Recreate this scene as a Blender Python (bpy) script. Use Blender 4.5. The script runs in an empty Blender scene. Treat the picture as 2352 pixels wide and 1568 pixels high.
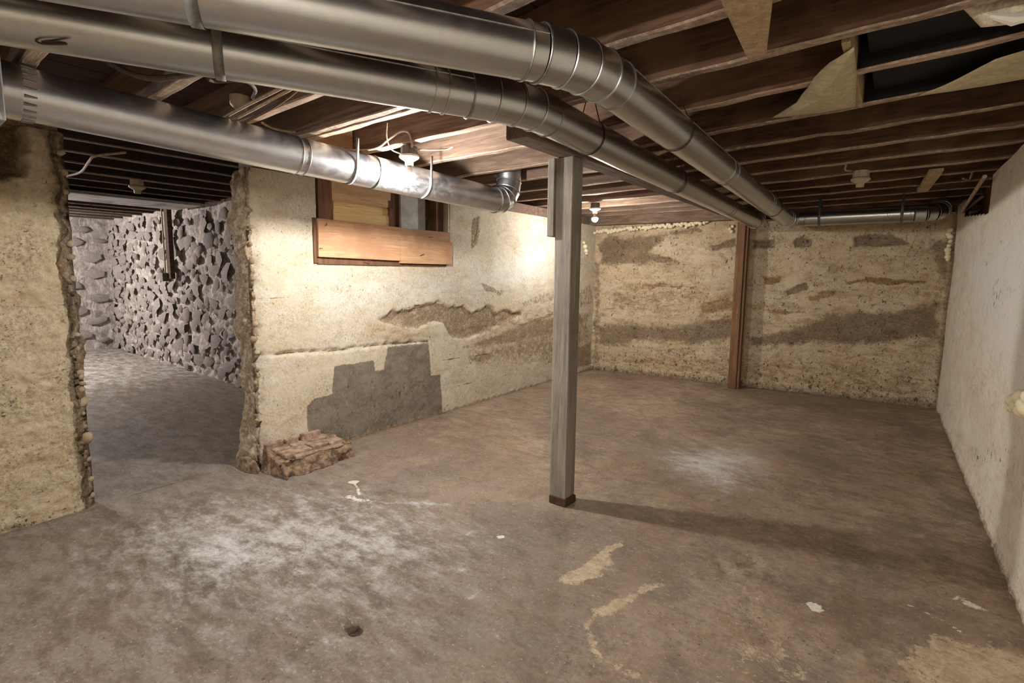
import bpy, bmesh, math, random
import numpy as np
from mathutils import Vector, Matrix

random.seed(7)
rng = np.random.default_rng(7)
scene = bpy.context.scene
col = scene.collection

# ------------------------------------------------------------------ camera, light level
# World axes: X runs across the room (0 = face of the left wall), Y runs along it, Z up.
CAM = np.array([3.122, -2.226, 1.25])
FPX, PCX, PCY = 1150.0, 1176.0, 757.0
YAW, PITCH, ROLL = math.radians(37.4), math.atan(1150 / 10143.0), 0.0121
def _room(v):
    x, y, z = v
    return np.array([x * math.cos(YAW) - y * math.sin(YAW), x * math.sin(YAW) + y * math.cos(YAW), z])
_fw = np.array([0, math.cos(PITCH), -math.sin(PITCH)])
_dn0 = np.array([0, -math.sin(PITCH), -math.cos(PITCH)])
_rt0 = np.array([1.0, 0, 0])
FW = _room(_fw)
RT = _room(math.cos(ROLL) * _rt0 - math.sin(ROLL) * _dn0)
DN = _room(math.sin(ROLL) * _rt0 + math.cos(ROLL) * _dn0)
cam_data = bpy.data.cameras.new('camera')
cam_data.sensor_width = 36.0
cam_data.lens = FPX / 2352 * 36.0
cam_data.shift_x = 0.0
cam_data.shift_y = -(784 - PCY) / 2352
cam_data.clip_start = 0.02
cam = bpy.data.objects.new('camera', cam_data)
col.objects.link(cam)
M = Matrix.Identity(4)
for i in range(3):
    M[i][0], M[i][1], M[i][2], M[i][3] = RT[i], -DN[i], -FW[i], CAM[i]
cam.matrix_world = M
scene.camera = cam

world = bpy.data.worlds.new('world')
scene.world = world
world.use_nodes = True
world.node_tree.nodes['Background'].inputs[0].default_value = (0.02, 0.02, 0.022, 1)
world.node_tree.nodes['Background'].inputs[1].default_value = 0.2

vs = scene.view_settings
vs.view_transform = 'Standard'
vs.look = 'None'
vs.gamma = 1.0
vs.use_curve_mapping = False
vs.exposure = 2.7
BULB = 470.0          # radiance of each lit bulb
BULB_FAR = 300.0
BULB_FILL = 320.0  # radiance of the added fill bulbs behind the camera

# ------------------------------------------------------------------ helpers
def ray(x, y):
    return FW + RT * (x - PCX) / FPX + DN * (y - PCY) / FPX
def hit(x, y, axis, val):          # measured point of the photograph -> point on a plane of the room
    d = ray(x, y)
    t = (val - CAM[axis]) / d[axis]
    return CAM + t * d
def hitback(x, y):                 # on the skewed back wall  Y = 3.60 + 0.119 X
    d = ray(x, y)
    t = (3.60 + 0.119 * CAM[0] - CAM[1]) / (d[1] - 0.119 * d[0])
    return CAM + t * d
def fl(pts):
    return np.array([hit(x, y, 2, 0.0)[:2] for x, y in pts])

_T = rng.random(65536)
def vnoise(x, y, z=0.0, seed=0):
    x = np.asarray(x, float); y = np.asarray(y, float); z = np.asarray(z, float) + np.zeros_like(x)
    xi, yi, zi = np.floor(x).astype(np.int64), np.floor(y).astype(np.int64), np.floor(z).astype(np.int64)
    fx, fy, fz = x - xi, y - yi, z - zi
    fx, fy, fz = fx * fx * (3 - 2 * fx), fy * fy * (3 - 2 * fy), fz * fz * (3 - 2 * fz)
    def h(a, b, c):
        return _T[((a * 73856093) ^ (b * 19349663) ^ (c * 83492791) ^ (seed * 2654435)) & 65535]
    r = 0
    for a in (0, 1):
        wx = fx if a else 1 - fx
        for b in (0, 1):
            wy = fy if b else 1 - fy
            for c in (0, 1):
                wz = fz if c else 1 - fz
                r = r + wx * wy * wz * h(xi + a, yi + b, zi + c)
    return r
def fbm(x, y, z=0.0, s=1.0, o=4, seed=0):
    r, a, t = 0, 1.0, 0
    for k in range(o):
        f = s * 2.03 ** k
        r = r + a * vnoise(np.asarray(x) * f, np.asarray(y) * f, np.asarray(z) * f, seed + k * 17)
        t += a
        a *= 0.5
    return r / t
def sd_poly(px, py, poly):         # signed distance (negative inside)
    poly = np.asarray(poly, float)
    d = np.full(px.shape, 1e9)
    inside = np.zeros(px.shape, bool)
    n = len(poly)
    for i in range(n):
        a, b = poly[i], poly[(i + 1) % n]
        e = b - a
        wx, wy = px - a[0], py - a[1]
        t = np.clip((wx * e[0] + wy * e[1]) / (e @ e + 1e-12), 0, 1)
        d = np.minimum(d, (wx - e[0] * t) ** 2 + (wy - e[1] * t) ** 2)
        c = ((a[1] <= py) & (b[1] > py)) | ((b[1] <= py) & (a[1] > py))
        xx = a[0] + (py - a[1]) / (b[1] - a[1] + 1e-12) * e[0]
        inside ^= c & (px < xx)
    return np.where(inside, -1, 1) * np.sqrt(d)
def sd_line(px, py, pts):
    pts = np.asarray(pts, float)
    d = np.full(px.shape, 1e9)
    for a, b in zip(pts[:-1], pts[1:]):
        e = b - a
        wx, wy = px - a[0], py - a[1]
        t = np.clip((wx * e[0] + wy * e[1]) / (e @ e + 1e-12), 0, 1)
        d = np.minimum(d, (wx - e[0] * t) ** 2 + (wy - e[1] * t) ** 2)
    return np.sqrt(d)
def soft(sd, w):                   # 1 inside, .5 on the outline, 0 outside
    return np.clip(0.5 - sd / (2 * w), 0, 1)

def mesh_from(name, v, f, mats=(), attrs=None, smooth=True, parent=None, midx=None):
    me = bpy.data.meshes.new(name)
    v = np.asarray(v, float)
    if isinstance(f, np.ndarray) and f.ndim == 2:
        k = f.shape[1]
        me.vertices.add(len(v))
        me.vertices.foreach_set('co', v.astype(np.float32).ravel())
        me.loops.add(f.size)
        me.loops.foreach_set('vertex_index', f.astype(np.int32).ravel())
        me.polygons.add(len(f))
        me.polygons.foreach_set('loop_start', np.arange(0, f.size, k, dtype=np.int32))
        me.update(calc_edges=True)
    else:
        me.from_pydata([tuple(p) for p in v], [], [tuple(q) for q in f])
        me.update()
    if smooth:
        me.polygons.foreach_set('use_smooth', [True] * len(me.polygons))
    for m in (mats if isinstance(mats, (list, tuple)) else [mats]):
        me.materials.append(m)
    if midx is not None:
        me.polygons.foreach_set('material_index', np.asarray(midx, np.int32))
    if attrs:
        for k, a in attrs.items():
            at = me.attributes.new(k, 'FLOAT', 'POINT')
            at.data.foreach_set('value', np.asarray(a, np.float32).ravel())
    o = bpy.data.objects.new(name, me)
    col.objects.link(o)
    if parent is not None:
        o.parent = parent
    return o
def mobj(name, me, parent=None, loc=(0, 0, 0), rot=(0, 0, 0), sc=(1, 1, 1)):
    o = bpy.data.objects.new(name, me)
    col.objects.link(o)
    o.parent = parent
    o.location, o.rotation_euler, o.scale = loc, rot, sc
    return o
def empty(name, loc=(0, 0, 0)):
    o = bpy.data.objects.new(name, None)
    col.objects.link(o)
    o.empty_display_size = 0.05
    o.location = loc
    return o
def tag(o, label=None, cat=None, group=None, kind=None):
    if label: o['label'] = label
    if cat: o['category'] = cat
    if group: o['group'] = group
    if kind: o['kind'] = kind
    return o
def grid_faces(nr, nc):
    i = np.arange(nr * nc).reshape(nr, nc)
    return np.stack([i[:-1, :-1], i[:-1, 1:], i[1:, 1:], i[1:, :-1]], -1).reshape(-1, 4)

class MB:                          # collects simple solids into one mesh
    def __init__(s): s.v, s.f, s.n = [], [], 0
    def add(s, v, f):
        v = np.asarray(v, float)
        s.v.append(v); s.f += [tuple(int(i) + s.n for i in q) for q in f]; s.n += len(v)
        return s
    def box(s, a, b, jit=0.0):
        x0, y0, z0 = a; x1, y1, z1 = b
        v = np.array([[x0, y0, z0], [x1, y0, z0], [x1, y1, z0], [x0, y1, z0], [x0, y0, z1], [x1, y0, z1], [x1, y1, z1], [x0, y1, z1]], float)
        if jit: v += rng.normal(0, jit, v.shape)
        return s.add(v, [(0, 3, 2, 1), (4, 5, 6, 7), (0, 1, 5, 4), (1, 2, 6, 5), (2, 3, 7, 6), (3, 0, 4, 7)])
    def tube(s, pts, r, n=16, caps=True, closed=False):
        v, f = tube_arrays(pts, r, n, closed)
        k = len(pts)
        if caps and not closed:
            f = list(f) + [tuple(range(n - 1, -1, -1)), tuple((k - 1) * n + i for i in range(n))]
        return s.add(v, f)
    def lathe(s, prof, n=24, c=(0, 0, 0)):   # prof: (r, z)
        v = []
        for r, z in prof:
            for i in range(n):
                a = 2 * math.pi * i / n
                v.append((c[0] + r * math.cos(a), c[1] + r * math.sin(a), c[2] + z))
        f = []
        for k in range(len(prof) - 1):
            for i in range(n):
                j = (i + 1) % n
                f.append((k * n + i, k * n + j, (k + 1) * n + j, (k + 1) * n + i))
        return s.add(v, f)
    def build(s, name, mat, parent=None, smooth=False, bevel=0.0):
        o = mesh_from(name, np.concatenate(s.v), s.f, mat, smooth=smooth, parent=parent)
        if smooth:
            try: o.data.set_sharp_from_angle(angle=math.radians(40))
            except Exception: pass
        if bevel:
            m = o.modifiers.new('bevel', 'BEVEL'); m.width = bevel; m.segments = 2; m.limit_method = 'ANGLE'
        return o
def tube_arrays(pts, r, n, closed=False):
    P = np.array(pts, float)
    k = len(P)
    R = np.full(k, r) if np.isscalar(r) else np.asarray(r, float)
    v = []
    up = np.array([0, 0, 1.0])
    prev = None
    for i in range(k):
        if closed:
            d = P[(i + 1) % k] - P[i - 1]; sc = 1.0
        elif i == 0: d = P[1] - P[0]; sc = 1.0
        elif i == k - 1: d = P[-1] - P[-2]; sc = 1.0
        else:
            a = P[i] - P[i - 1]; b = P[i + 1] - P[i]
            a /= np.linalg.norm(a) + 1e-12; b /= np.linalg.norm(b) + 1e-12
            d = a + b
        d = d / (np.linalg.norm(d) + 1e-12)
        if prev is None:
            x = np.cross(d, up)
            if np.linalg.norm(x) < 1e-3: x = np.cross(d, [0, 1.0, 0])
        else:
            x = prev - d * (prev @ d)
        x /= np.linalg.norm(x); y = np.cross(x, d); prev = x
        for j in range(n):
            t = 2 * math.pi * j / n
            v.append(P[i] + R[i] * (x * math.cos(t) + y * math.sin(t)))
    f = []
    for i in range(k if closed else k - 1):
        i2 = (i + 1) % k
        for j in range(n):
            j2 = (j + 1) % n
            f.append((i * n + j, i * n + j2, i2 * n + j2, i2 * n + j))
    return np.array(v), f
def bez(pts, n=8):                 # smooth polyline through points (Catmull-Rom)
    P = [np.array(p, float) for p in pts]
    P = [2 * P[0] - P[1]] + P + [2 * P[-1] - P[-2]]
    out = []
    for i in range(1, len(P) - 2):
        for k in range(n):
            t = k / n
            out.append(0.5 * ((2 * P[i]) + (-P[i - 1] + P[i + 1]) * t + (2 * P[i - 1] - 5 * P[i] + 4 * P[i + 1] - P[i + 2]) * t * t + (-P[i - 1] + 3 * P[i] - 3 * P[i + 1] + P[i + 2]) * t ** 3))
    out.append(P[-2])
    return out

def rough_beam(name, P, Q, w, h, mats, parent=None, jit=0.003, seg=14, up=(0, 0, 1)):
    """sawn timber; P and Q are the centres of its lower edge at both ends"""
    P, Q = np.array(P, float), np.array(Q, float)
    d = (Q - P) / np.linalg.norm(Q - P)
    up = np.array(up, float); x = np.cross(d, up); x /= np.linalg.norm(x); up = np.cross(x, d)
    c = min(0.006, w * 0.12)
    sec = [(-w / 2 + c, 0), (w / 2 - c, 0), (w / 2, c), (w / 2, h / 2), (w / 2, h), (-w / 2, h), (-w / 2, h / 2), (-w / 2, c)]
    v, f, mi = [], [], []
    for k in range(seg + 1):
        b = P + (Q - P) * k / seg
        o = rng.normal(0, jit * 0.6, 2)
        for i, (a, e) in enumerate(sec):
            v.append(b + x * (a + o[0] + rng.normal(0, jit * 0.4)) + up * (e + o[1] + rng.normal(0, jit * 0.4)))
    for k in range(seg):
        for i in range(8):
            j = (i + 1) % 8
            f.append((k * 8 + i, k * 8 + j, (k + 1) * 8 + j, (k + 1) * 8 + i))
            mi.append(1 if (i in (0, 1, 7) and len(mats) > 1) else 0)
    f.append(tuple(range(7, -1, -1))); mi.append(0)
    f.append(tuple(seg * 8 + i for i in range(8))); mi.append(0)
    o = mesh_from(name, v, f, mats, smooth=False, parent=parent, midx=mi)
    return o

# ------------------------------------------------------------------ materials
class NT:
    def __init__(s, name):
        s.m = bpy.data.materials.new(name); s.m.use_nodes = True
        s.t = s.m.node_tree; s.t.nodes.clear()
        s.out = s.t.nodes.new('ShaderNodeOutputMaterial')
        s.b = s.t.nodes.new('ShaderNodeBsdfPrincipled')
        s.t.links.new(s.b.outputs[0], s.out.inputs[0])
        s.tc = s.t.nodes.new('ShaderNodeTexCoord')
    def n(s, t, **kw):
        q = s.t.nodes.new(t)
        for k, v in kw.items(): setattr(q, k, v)
        return q
    def put(s, sock, v):
        if hasattr(v, 'is_linked') or isinstance(v, bpy.types.NodeSocket): s.t.links.new(v, sock)
        elif isinstance(v, (tuple, list)): sock.default_value = (*v, 1) if len(v) == 3 and len(sock.default_value) == 4 else v
        else: sock.default_value = v
    def coord(s, scale=(1, 1, 1), src='Object'):
        m = s.n('ShaderNodeMapping'); m.inputs['Scale'].default_value = scale
        s.t.links.new(s.tc.outputs[src], m.inputs[0]); return m.outputs[0]
    def noise(s, sc, det=4, rough=0.55, co=None, dist=0.0):
        q = s.n('ShaderNodeTexNoise'); q.inputs['Scale'].default_value = sc; q.inputs['Detail'].default_value = min(det, 5)
        q.inputs['Roughness'].default_value = rough; q.inputs['Distortion'].default_value = dist
        s.t.links.new(co if co is not None else s.tc.outputs['Object'], q.inputs['Vector']); return q.outputs[0]
    def voro(s, sc, co=None, feat='F1', out=0, rnd=1.0):
        q = s.n('ShaderNodeTexVoronoi', feature=feat); q.inputs['Scale'].default_value = sc; q.inputs['Randomness'].default_value = rnd
        s.t.links.new(co if co is not None else s.tc.outputs['Object'], q.inputs['Vector']); return q.outputs[out]
    def math(s, op, a, b=0.0, clamp=False):
        q = s.n('ShaderNodeMath', operation=op); q.use_clamp = clamp; s.put(q.inputs[0], a); s.put(q.inputs[1], b); return q.outputs[0]
    def ramp(s, x, lo, hi, a=0.0, b=1.0):
        q = s.n('ShaderNodeMapRange', interpolation_type='SMOOTHSTEP'); s.put(q.inputs[0], x)
        q.inputs[1].default_value = lo; q.inputs[2].default_value = hi; q.inputs[3].default_value = a; q.inputs[4].default_value = b
        return q.outputs[0]
    def mix(s, f, a, b, mode='MIX'):
        q = s.n('ShaderNodeMix', data_type='RGBA', blend_type=mode); s.put(q.inputs[0], f); s.put(q.inputs[6], a); s.put(q.inputs[7], b); return q.outputs[2]
    def attr(s, name):
        q = s.n('ShaderNodeAttribute', attribute_name=name); return q.outputs['Fac']
    def bump(s, h, st=0.3, dist=0.01, prev=None):
        q = s.n('ShaderNodeBump'); q.inputs['Strength'].default_value = st; q.inputs['Distance'].default_value = dist
        s.put(q.inputs['Height'], h)
        if prev is not None: s.t.links.new(prev, q.inputs['Normal'])
        return q.outputs[0]
    def done(s, color=None, rough=0.8, metal=0.0, normal=None, spec=None):
        if color is not None: s.put(s.b.inputs['Base Color'], color)
        s.put(s.b.inputs['Roughness'], rough); s.put(s.b.inputs['Metallic'], metal)
        if normal is not None: s.t.links.new(normal, s.b.inputs['Normal'])
        if spec is not None: s.b.inputs['Specular IOR Level'].default_value = spec
        return s.m
def srgb(r, g, b):
    return tuple(((c / 255) / 12.92 if c / 255 <= 0.04045 else ((c / 255 + 0.055) / 1.055) ** 2.4) for c in (r, g, b))

def concrete(name, c1, c2, c3, flake_cols, stain_col, damp_col, pale_col, bump=0.35, grain=1.0, pits=0.5, flake_amt=0.85, soft=0.12, dirt=0.5):
    s = NT(name)
    lay = s.coord((1, 1, 1.9))                       # courses lie flat, so the weathering does too
    n1 = s.noise(1.6, 6, 0.62, lay); n2 = s.noise(6, 7, 0.68, lay, 0.5); n3 = s.noise(30, 6, 0.7); n4 = s.noise(130, 3, 0.7)
    c = s.mix(s.ramp(n1, 0.36, 0.64), c1, c2)
    c = s.mix(s.math('MULTIPLY', s.ramp(n2, 0.42, 0.66), 0.75), c, c3)
    c = s.mix(s.math('MULTIPLY', s.ramp(s.noise(3.1, 8, 0.75, lay, 0.8), 0.50, 0.72), dirt), c, tuple(x * 0.52 for x in c3))
    c = s.mix(s.math('MULTIPLY', s.ramp(n3, 0.48, 0.74), 0.34 * grain), c, tuple(x * 0.55 for x in c1))
    pale = s.ramp(s.math('ADD', s.attr('pale'), s.math('MULTIPLY', s.math('SUBTRACT', s.noise(11, 7, 0.75, lay), 0.5), 1.1)), 0.34, 0.72)
    c = s.mix(s.math('MULTIPLY', pale, 0.9), c, s.mix(n3, pale_col, tuple(x * 0.82 for x in pale_col)))
    st = s.ramp(s.math('ADD', s.attr('stain'), s.math('MULTIPLY', s.math('SUBTRACT', s.noise(14, 8, 0.78, lay, 0.6), 0.5), 1.3)), 0.36, 0.80)
    c = s.mix(s.math('MULTIPLY', st, 0.85), c, s.mix(s.ramp(n3, 0.35, 0.65), stain_col, tuple(x * 0.62 for x in stain_col)))
    da = s.ramp(s.math('ADD', s.attr('damp'), s.math('MULTIPLY', s.math('SUBTRACT', s.noise(24, 7, 0.72), 0.5), 0.7)), 0.42, 0.60)
    dc = s.mix(s.ramp(n2, 0.35, 0.65), damp_col, tuple(x * 0.66 for x in damp_col))
    dc = s.mix(s.math('MULTIPLY', s.ramp(n3, 0.5, 0.7), 0.45), dc, tuple(x * 1.5 for x in damp_col))
    c = s.mix(s.math('MULTIPLY', da, 0.94), c, dc)
    fk = s.ramp(s.math('ADD', s.attr('flake'), s.math('MULTIPLY', s.math('SUBTRACT', s.noise(20, 8, 0.78), 0.5), 0.95)), 0.5 - soft, 0.5 + soft)
    agg = s.mix(s.ramp(s.noise(46, 6, 0.75), 0.36, 0.64), flake_cols[0], flake_cols[1])
    agg = s.mix(s.ramp(s.noise(10, 6, 0.7), 0.45, 0.68), agg, flake_cols[2])
    agg = s.mix(s.math('MULTIPLY', s.ramp(s.voro(70, out=0), 0.25, 0.7), 0.5), agg, tuple(x * 0.45 for x in flake_cols[0]))
    c = s.mix(s.math('MULTIPLY', fk, flake_amt), c, agg)
    ln = s.ramp(s.math('ADD', s.attr('line'), s.math('MULTIPLY', s.math('SUBTRACT', s.noise(17, 6, 0.75), 0.5), 1.0)), 0.42, 0.66)
    c = s.mix(s.math('MULTIPLY', ln, 0.82), c, tuple(x * 0.34 for x in flake_cols[0]))
    pit = s.math('MULTIPLY', s.ramp(s.noise(40, 4, 0.7), 0.615, 0.67), s.ramp(s.noise(3.2, 4, 0.6), 0.42, 0.6))
    sp = s.ramp(s.math('ADD', s.attr('mould'), s.math('MULTIPLY', s.math('SUBTRACT', s.noise(34, 6, 0.75, s.coord((1, 1, 0.6))), 0.5), 2.4)), 0.60, 0.72)
    pit = s.math('MAXIMUM', s.math('MULTIPLY', pit, pits), sp)
    c = s.mix(s.math('MULTIPLY', pit, 0.75), c, tuple(x * 0.22 for x in flake_cols[0]))
    grit = s.noise(62, 6, 0.82)
    patch = s.ramp(s.noise(4.5, 5, 0.65), 0.36, 0.62)
    c = s.mix(s.math('ADD', 0.25, s.math('MULTIPLY', patch, 0.6)), c, s.mix(1.0, c, s.mix(s.ramp(grit, 0.34, 0.62), tuple([1 - 0.36 * grain] * 3), (1.04, 1.04, 1.04)), 'MULTIPLY'))
    spk = s.math('MULTIPLY', s.math('MULTIPLY', s.ramp(s.noise(80, 3, 0.7), 0.61, 0.67), patch), 0.7 * grain)
    c = s.mix(spk, c, tuple(x * 0.4 for x in flake_cols[0]))
    h = s.math('ADD', s.math('MULTIPLY', n3, 0.8), s.math('MULTIPLY', grit, 0.6))
    h = s.math('ADD', h, s.math('MULTIPLY', s.math('MULTIPLY', fk, s.noise(50, 6, 0.8)), 1.5))
    h = s.math('SUBTRACT', h, s.math('MULTIPLY', pit, 0.9))
    h = s.math('SUBTRACT', h, s.math('MULTIPLY', ln, 0.7))
    return s.done(c, 0.92, 0, s.bump(h, bump, 0.012), 0.25)

def wood(name, c1, c2, c3=None, axis=0, bump=0.25, knots=False, dust=0.0, rough=0.8):
    s = NT(name)
    sc = [14, 14, 14]; sc[axis] = 0.9
    co = s.coord(tuple(sc))
    g = s.noise(2.2, 6, 0.65, co, 0.6); g2 = s.noise(9, 4, 0.6, co)
    c = s.mix(s.ramp(g, 0.36, 0.66), c1, c2)
    c = s.mix(s.math('MULTIPLY', s.ramp(g2, 0.52, 0.7), 0.5), c, tuple(x * 0.5 for x in c1))
    big = s.noise(2.3, 4, 0.6)
    if c3: c = s.mix(s.math('MULTIPLY', s.ramp(big, 0.48, 0.68), 0.75), c, c3)
    oi = s.n('ShaderNodeObjectInfo')
    hsv = s.n('ShaderNodeHueSaturation'); s.put(hsv.inputs['Color'], c)
    s.put(hsv.inputs['Value'], s.ramp(oi.outputs['Random'], 0, 1, 0.78, 1.18)); c = hsv.outputs[0]
    if dust:
        c = s.mix(s.math('MULTIPLY', s.ramp(s.noise(38, 5, 0.7), 0.42, 0.68), dust), c, srgb(200, 180, 160))
    nb = s.bump(s.math('ADD', g2, s.math('MULTIPLY', s.noise(60, 3, 0.6), 0.5)), bump, 0.004)
    return s.done(c, rough, 0, nb, 0.3)

def metal(name, base, rough, dust=0.0, spangle=0.05):
    s = NT(name)
    v = s.voro(55, out=1); n = s.noise(6, 5, 0.65)
    c = s.mix(spangle, base, v, 'OVERLAY')
    d = s.math('MULTIPLY', s.ramp(s.noise(7, 7, 0.75, None, 0.8), 0.40, 0.80), dust)
    c = s.mix(d, c, (0.72, 0.73, 0.74))
    r = s.math('ADD', s.math('MULTIPLY', n, 0.10), rough - 0.05)
    r = s.math('ADD', r, s.math('MULTIPLY', d, 0.2))
    nb = s.bump(s.noise(3.0, 2, 0.5), 0.06, 0.02)
    return s.done(c, r, s.math('SUBTRACT', 1.0, s.math('MULTIPLY', d, 0.6)), nb)
def plain(name, c, rough=0.7, metalv=0.0, var=0.25, sc=30):
    s = NT(name)
    cc = s.mix(s.ramp(s.noise(sc, 6, 0.7), 0.34, 0.66), tuple(x * (1 - var) for x in c), tuple(min(1, x * (1 + var)) for x in c))
    return s.done(cc, rough, metalv, s.bump(s.noise(sc * 3, 3), 0.15, 0.003))

M_wall = concrete('cream_whitewashed_concrete', srgb(200, 188, 166), srgb(210, 201, 184), srgb(196, 178, 148),
                  (srgb(132, 108, 84), srgb(170, 146, 118), srgb(190, 168, 140)), srgb(180, 148, 104), srgb(130, 119, 106), srgb(220, 216, 206), soft=0.09, dirt=0.38, pits=0.9)
M_pier = concrete('yellowed_rough_concrete', srgb(206, 190, 164), srgb(200, 184, 154), srgb(188, 166, 130),
                  (srgb(126, 100, 72), srgb(176, 152, 120), srgb(200, 184, 156)), srgb(160, 122, 78), srgb(120, 108, 92), srgb(214, 202, 180), bump=1.0, grain=1.6, dirt=0.4, pits=0.8)
M_back = concrete('stained_back_concrete', srgb(206, 184, 152), srgb(218, 200, 171), srgb(186, 158, 120),
                  (srgb(120, 99, 78), srgb(154, 131, 105), srgb(174, 149, 120)), srgb(156, 118, 76), srgb(128, 112, 94), srgb(224, 210, 184), bump=0.9, flake_amt=0.76, soft=0.2, dirt=0.6, pits=0.8)
M_right = concrete('whitewashed_right_concrete', srgb(220, 211, 195), srgb(228, 221, 208), srgb(212, 197, 170),
                   (srgb(116, 92, 66), srgb(160, 132, 100), srgb(190, 170, 140)), srgb(180, 152, 112), srgb(150, 138, 122), srgb(230, 227, 220), bump=0.22, dirt=0.3, grain=0.5)
M_plain_wall = concrete('plain_grey_concrete', srgb(176, 164, 144), srgb(186, 174, 152), srgb(160, 144, 120),
                        (srgb(110, 90, 70), srgb(150, 130, 104), srgb(170, 150, 120)), srgb(150, 120, 84), srgb(116, 106, 94), srgb(200, 190, 170))
# ---- floor
def floor_material():
    s = NT('worn_concrete_floor')
    def rot(scale, ang):
        m = s.n('ShaderNodeMapping'); m.inputs['Scale'].default_value = scale; m.inputs['Rotation'].default_value = (0, 0, ang)
        s.t.links.new(s.tc.outputs['Object'], m.inputs[0]); return m.outputs[0]
    n1 = s.noise(1.0, 7, 0.62, None, 0.3); n2 = s.noise(3.6, 8, 0.7, None, 0.6); n3 = s.noise(15, 8, 0.74); n4 = s.noise(110, 4, 0.7)
    st1 = s.noise(3.0, 7, 0.74, rot((1.8, 4.2, 1), -0.95), 0.15); st2 = s.noise(9.0, 6, 0.75, rot((1.6, 6, 1), -1.25), 0.15)
    c = s.mix(s.ramp(n1, 0.34, 0.66), srgb(130, 112, 93), srgb(168, 147, 124))
    c = s.mix(s.math('MULTIPLY', s.ramp(n2, 0.42, 0.64), 0.8), c, srgb(146, 120, 94))
    c = s.mix(s.math('MULTIPLY', s.ramp(s.noise(1.7, 8, 0.74, None, 0.3), 0.50, 0.60), 0.5), c, srgb(104, 91, 80))
    c = s.mix(s.math('MULTIPLY', s.ramp(s.noise(2.3, 8, 0.76, None, 0.3), 0.54, 0.63), 0.45), c, srgb(176, 154, 130))
    c = s.mix(s.math('MULTIPLY', s.ramp(st1, 0.46, 0.66), 0.6), c, srgb(106, 90, 76))
    c = s.mix(s.math('MULTIPLY', s.ramp(n3, 0.44, 0.70), 0.5), c, srgb(98, 84, 72))
    c = s.mix(s.math('MULTIPLY', s.ramp(st2, 0.52, 0.74), 0.45), c, srgb(186, 172, 156))
    gr = s.attr('grey')
    c = s.mix(s.math('MULTIPLY', gr, 0.85), c, s.mix(s.ramp(st1, 0.36, 0.64), srgb(94, 85, 78), srgb(144, 136, 129)))
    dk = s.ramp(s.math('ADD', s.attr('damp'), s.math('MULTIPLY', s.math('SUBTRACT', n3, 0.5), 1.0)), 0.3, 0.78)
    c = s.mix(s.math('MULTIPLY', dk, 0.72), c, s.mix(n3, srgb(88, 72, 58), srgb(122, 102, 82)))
    nz = s.math('ADD', s.math('MULTIPLY', s.math('SUBTRACT', n3, 0.5), 1.1), s.math('MULTIPLY', s.math('SUBTRACT', st1, 0.5), 1.2))
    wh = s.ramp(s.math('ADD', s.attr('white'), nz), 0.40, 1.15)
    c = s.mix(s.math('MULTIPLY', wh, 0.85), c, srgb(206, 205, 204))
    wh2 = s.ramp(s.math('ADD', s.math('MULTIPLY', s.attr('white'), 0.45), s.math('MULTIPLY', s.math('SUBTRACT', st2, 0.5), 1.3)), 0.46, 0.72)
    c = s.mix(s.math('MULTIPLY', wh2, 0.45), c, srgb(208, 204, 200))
    pa = s.ramp(s.math('ADD', s.attr('pale'), s.math('MULTIPLY', s.math('SUBTRACT', s.noise(13, 9, 0.8), 0.5), 1.2)), 0.46, 0.60)
    c = s.mix(s.math('MULTIPLY', pa, 0.82), c, s.mix(s.ramp(n3, 0.35, 0.65), srgb(172, 150, 122), srgb(204, 186, 158)))
    sp = s.ramp(s.math('ADD', s.attr('paint'), s.math('MULTIPLY', s.math('SUBTRACT', s.noise(30, 8, 0.8), 0.5), 1.3)), 0.44, 0.60)
    c = s.mix(s.math('MULTIPLY', sp, 0.9), c, srgb(222, 216, 206))
    ln = s.ramp(s.math('ADD', s.attr('line'), s.math('MULTIPLY', s.math('SUBTRACT', n3, 0.5), 1.0)), 0.42, 0.65)
    c = s.mix(s.math('MULTIPLY', ln, 0.65), c, srgb(70, 56, 44))
    grit = s.noise(58, 6, 0.82)
    c = s.mix(s.ramp(s.noise(3.1, 5, 0.65), 0.3, 0.7, 0.2, 0.75), c, s.mix(1.0, c, s.mix(s.ramp(grit, 0.36, 0.62), (0.64, 0.63, 0.62), (1.12, 1.12, 1.12)), 'MULTIPLY'))
    fleck = s.ramp(s.noise(64, 4, 0.75), 0.60, 0.67)
    c = s.mix(s.math('MULTIPLY', fleck, 0.5), c, srgb(200, 190, 176))
    pit = s.math('MULTIPLY', s.ramp(s.noise(55, 4, 0.75), 0.60, 0.66), s.ramp(s.noise(2.1, 4), 0.45, 0.62))
    pit = s.math('MAXIMUM', pit, s.ramp(s.attr('pit'), 0.4, 0.6))
    c = s.mix(s.math('MULTIPLY', pit, 0.7), c, srgb(52, 42, 34))
    h = s.math('ADD', s.math('MULTIPLY', n3, 0.7), s.math('MULTIPLY', n4, 0.25))
    h = s.math('SUBTRACT', h, s.math('MULTIPLY', ln, 0.6))
    h = s.math('SUBTRACT', h, s.math('MULTIPLY', pit, 0.4))
    h = s.math('ADD', h, s.math('MULTIPLY', pa, 0.3))
    r = s.math('ADD', 0.62, s.math('MULTIPLY', n2, 0.25))
    return s.done(c, r, 0, s.bump(h, 0.55, 0.012), 0.35)
M_floor = floor_material()

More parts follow.
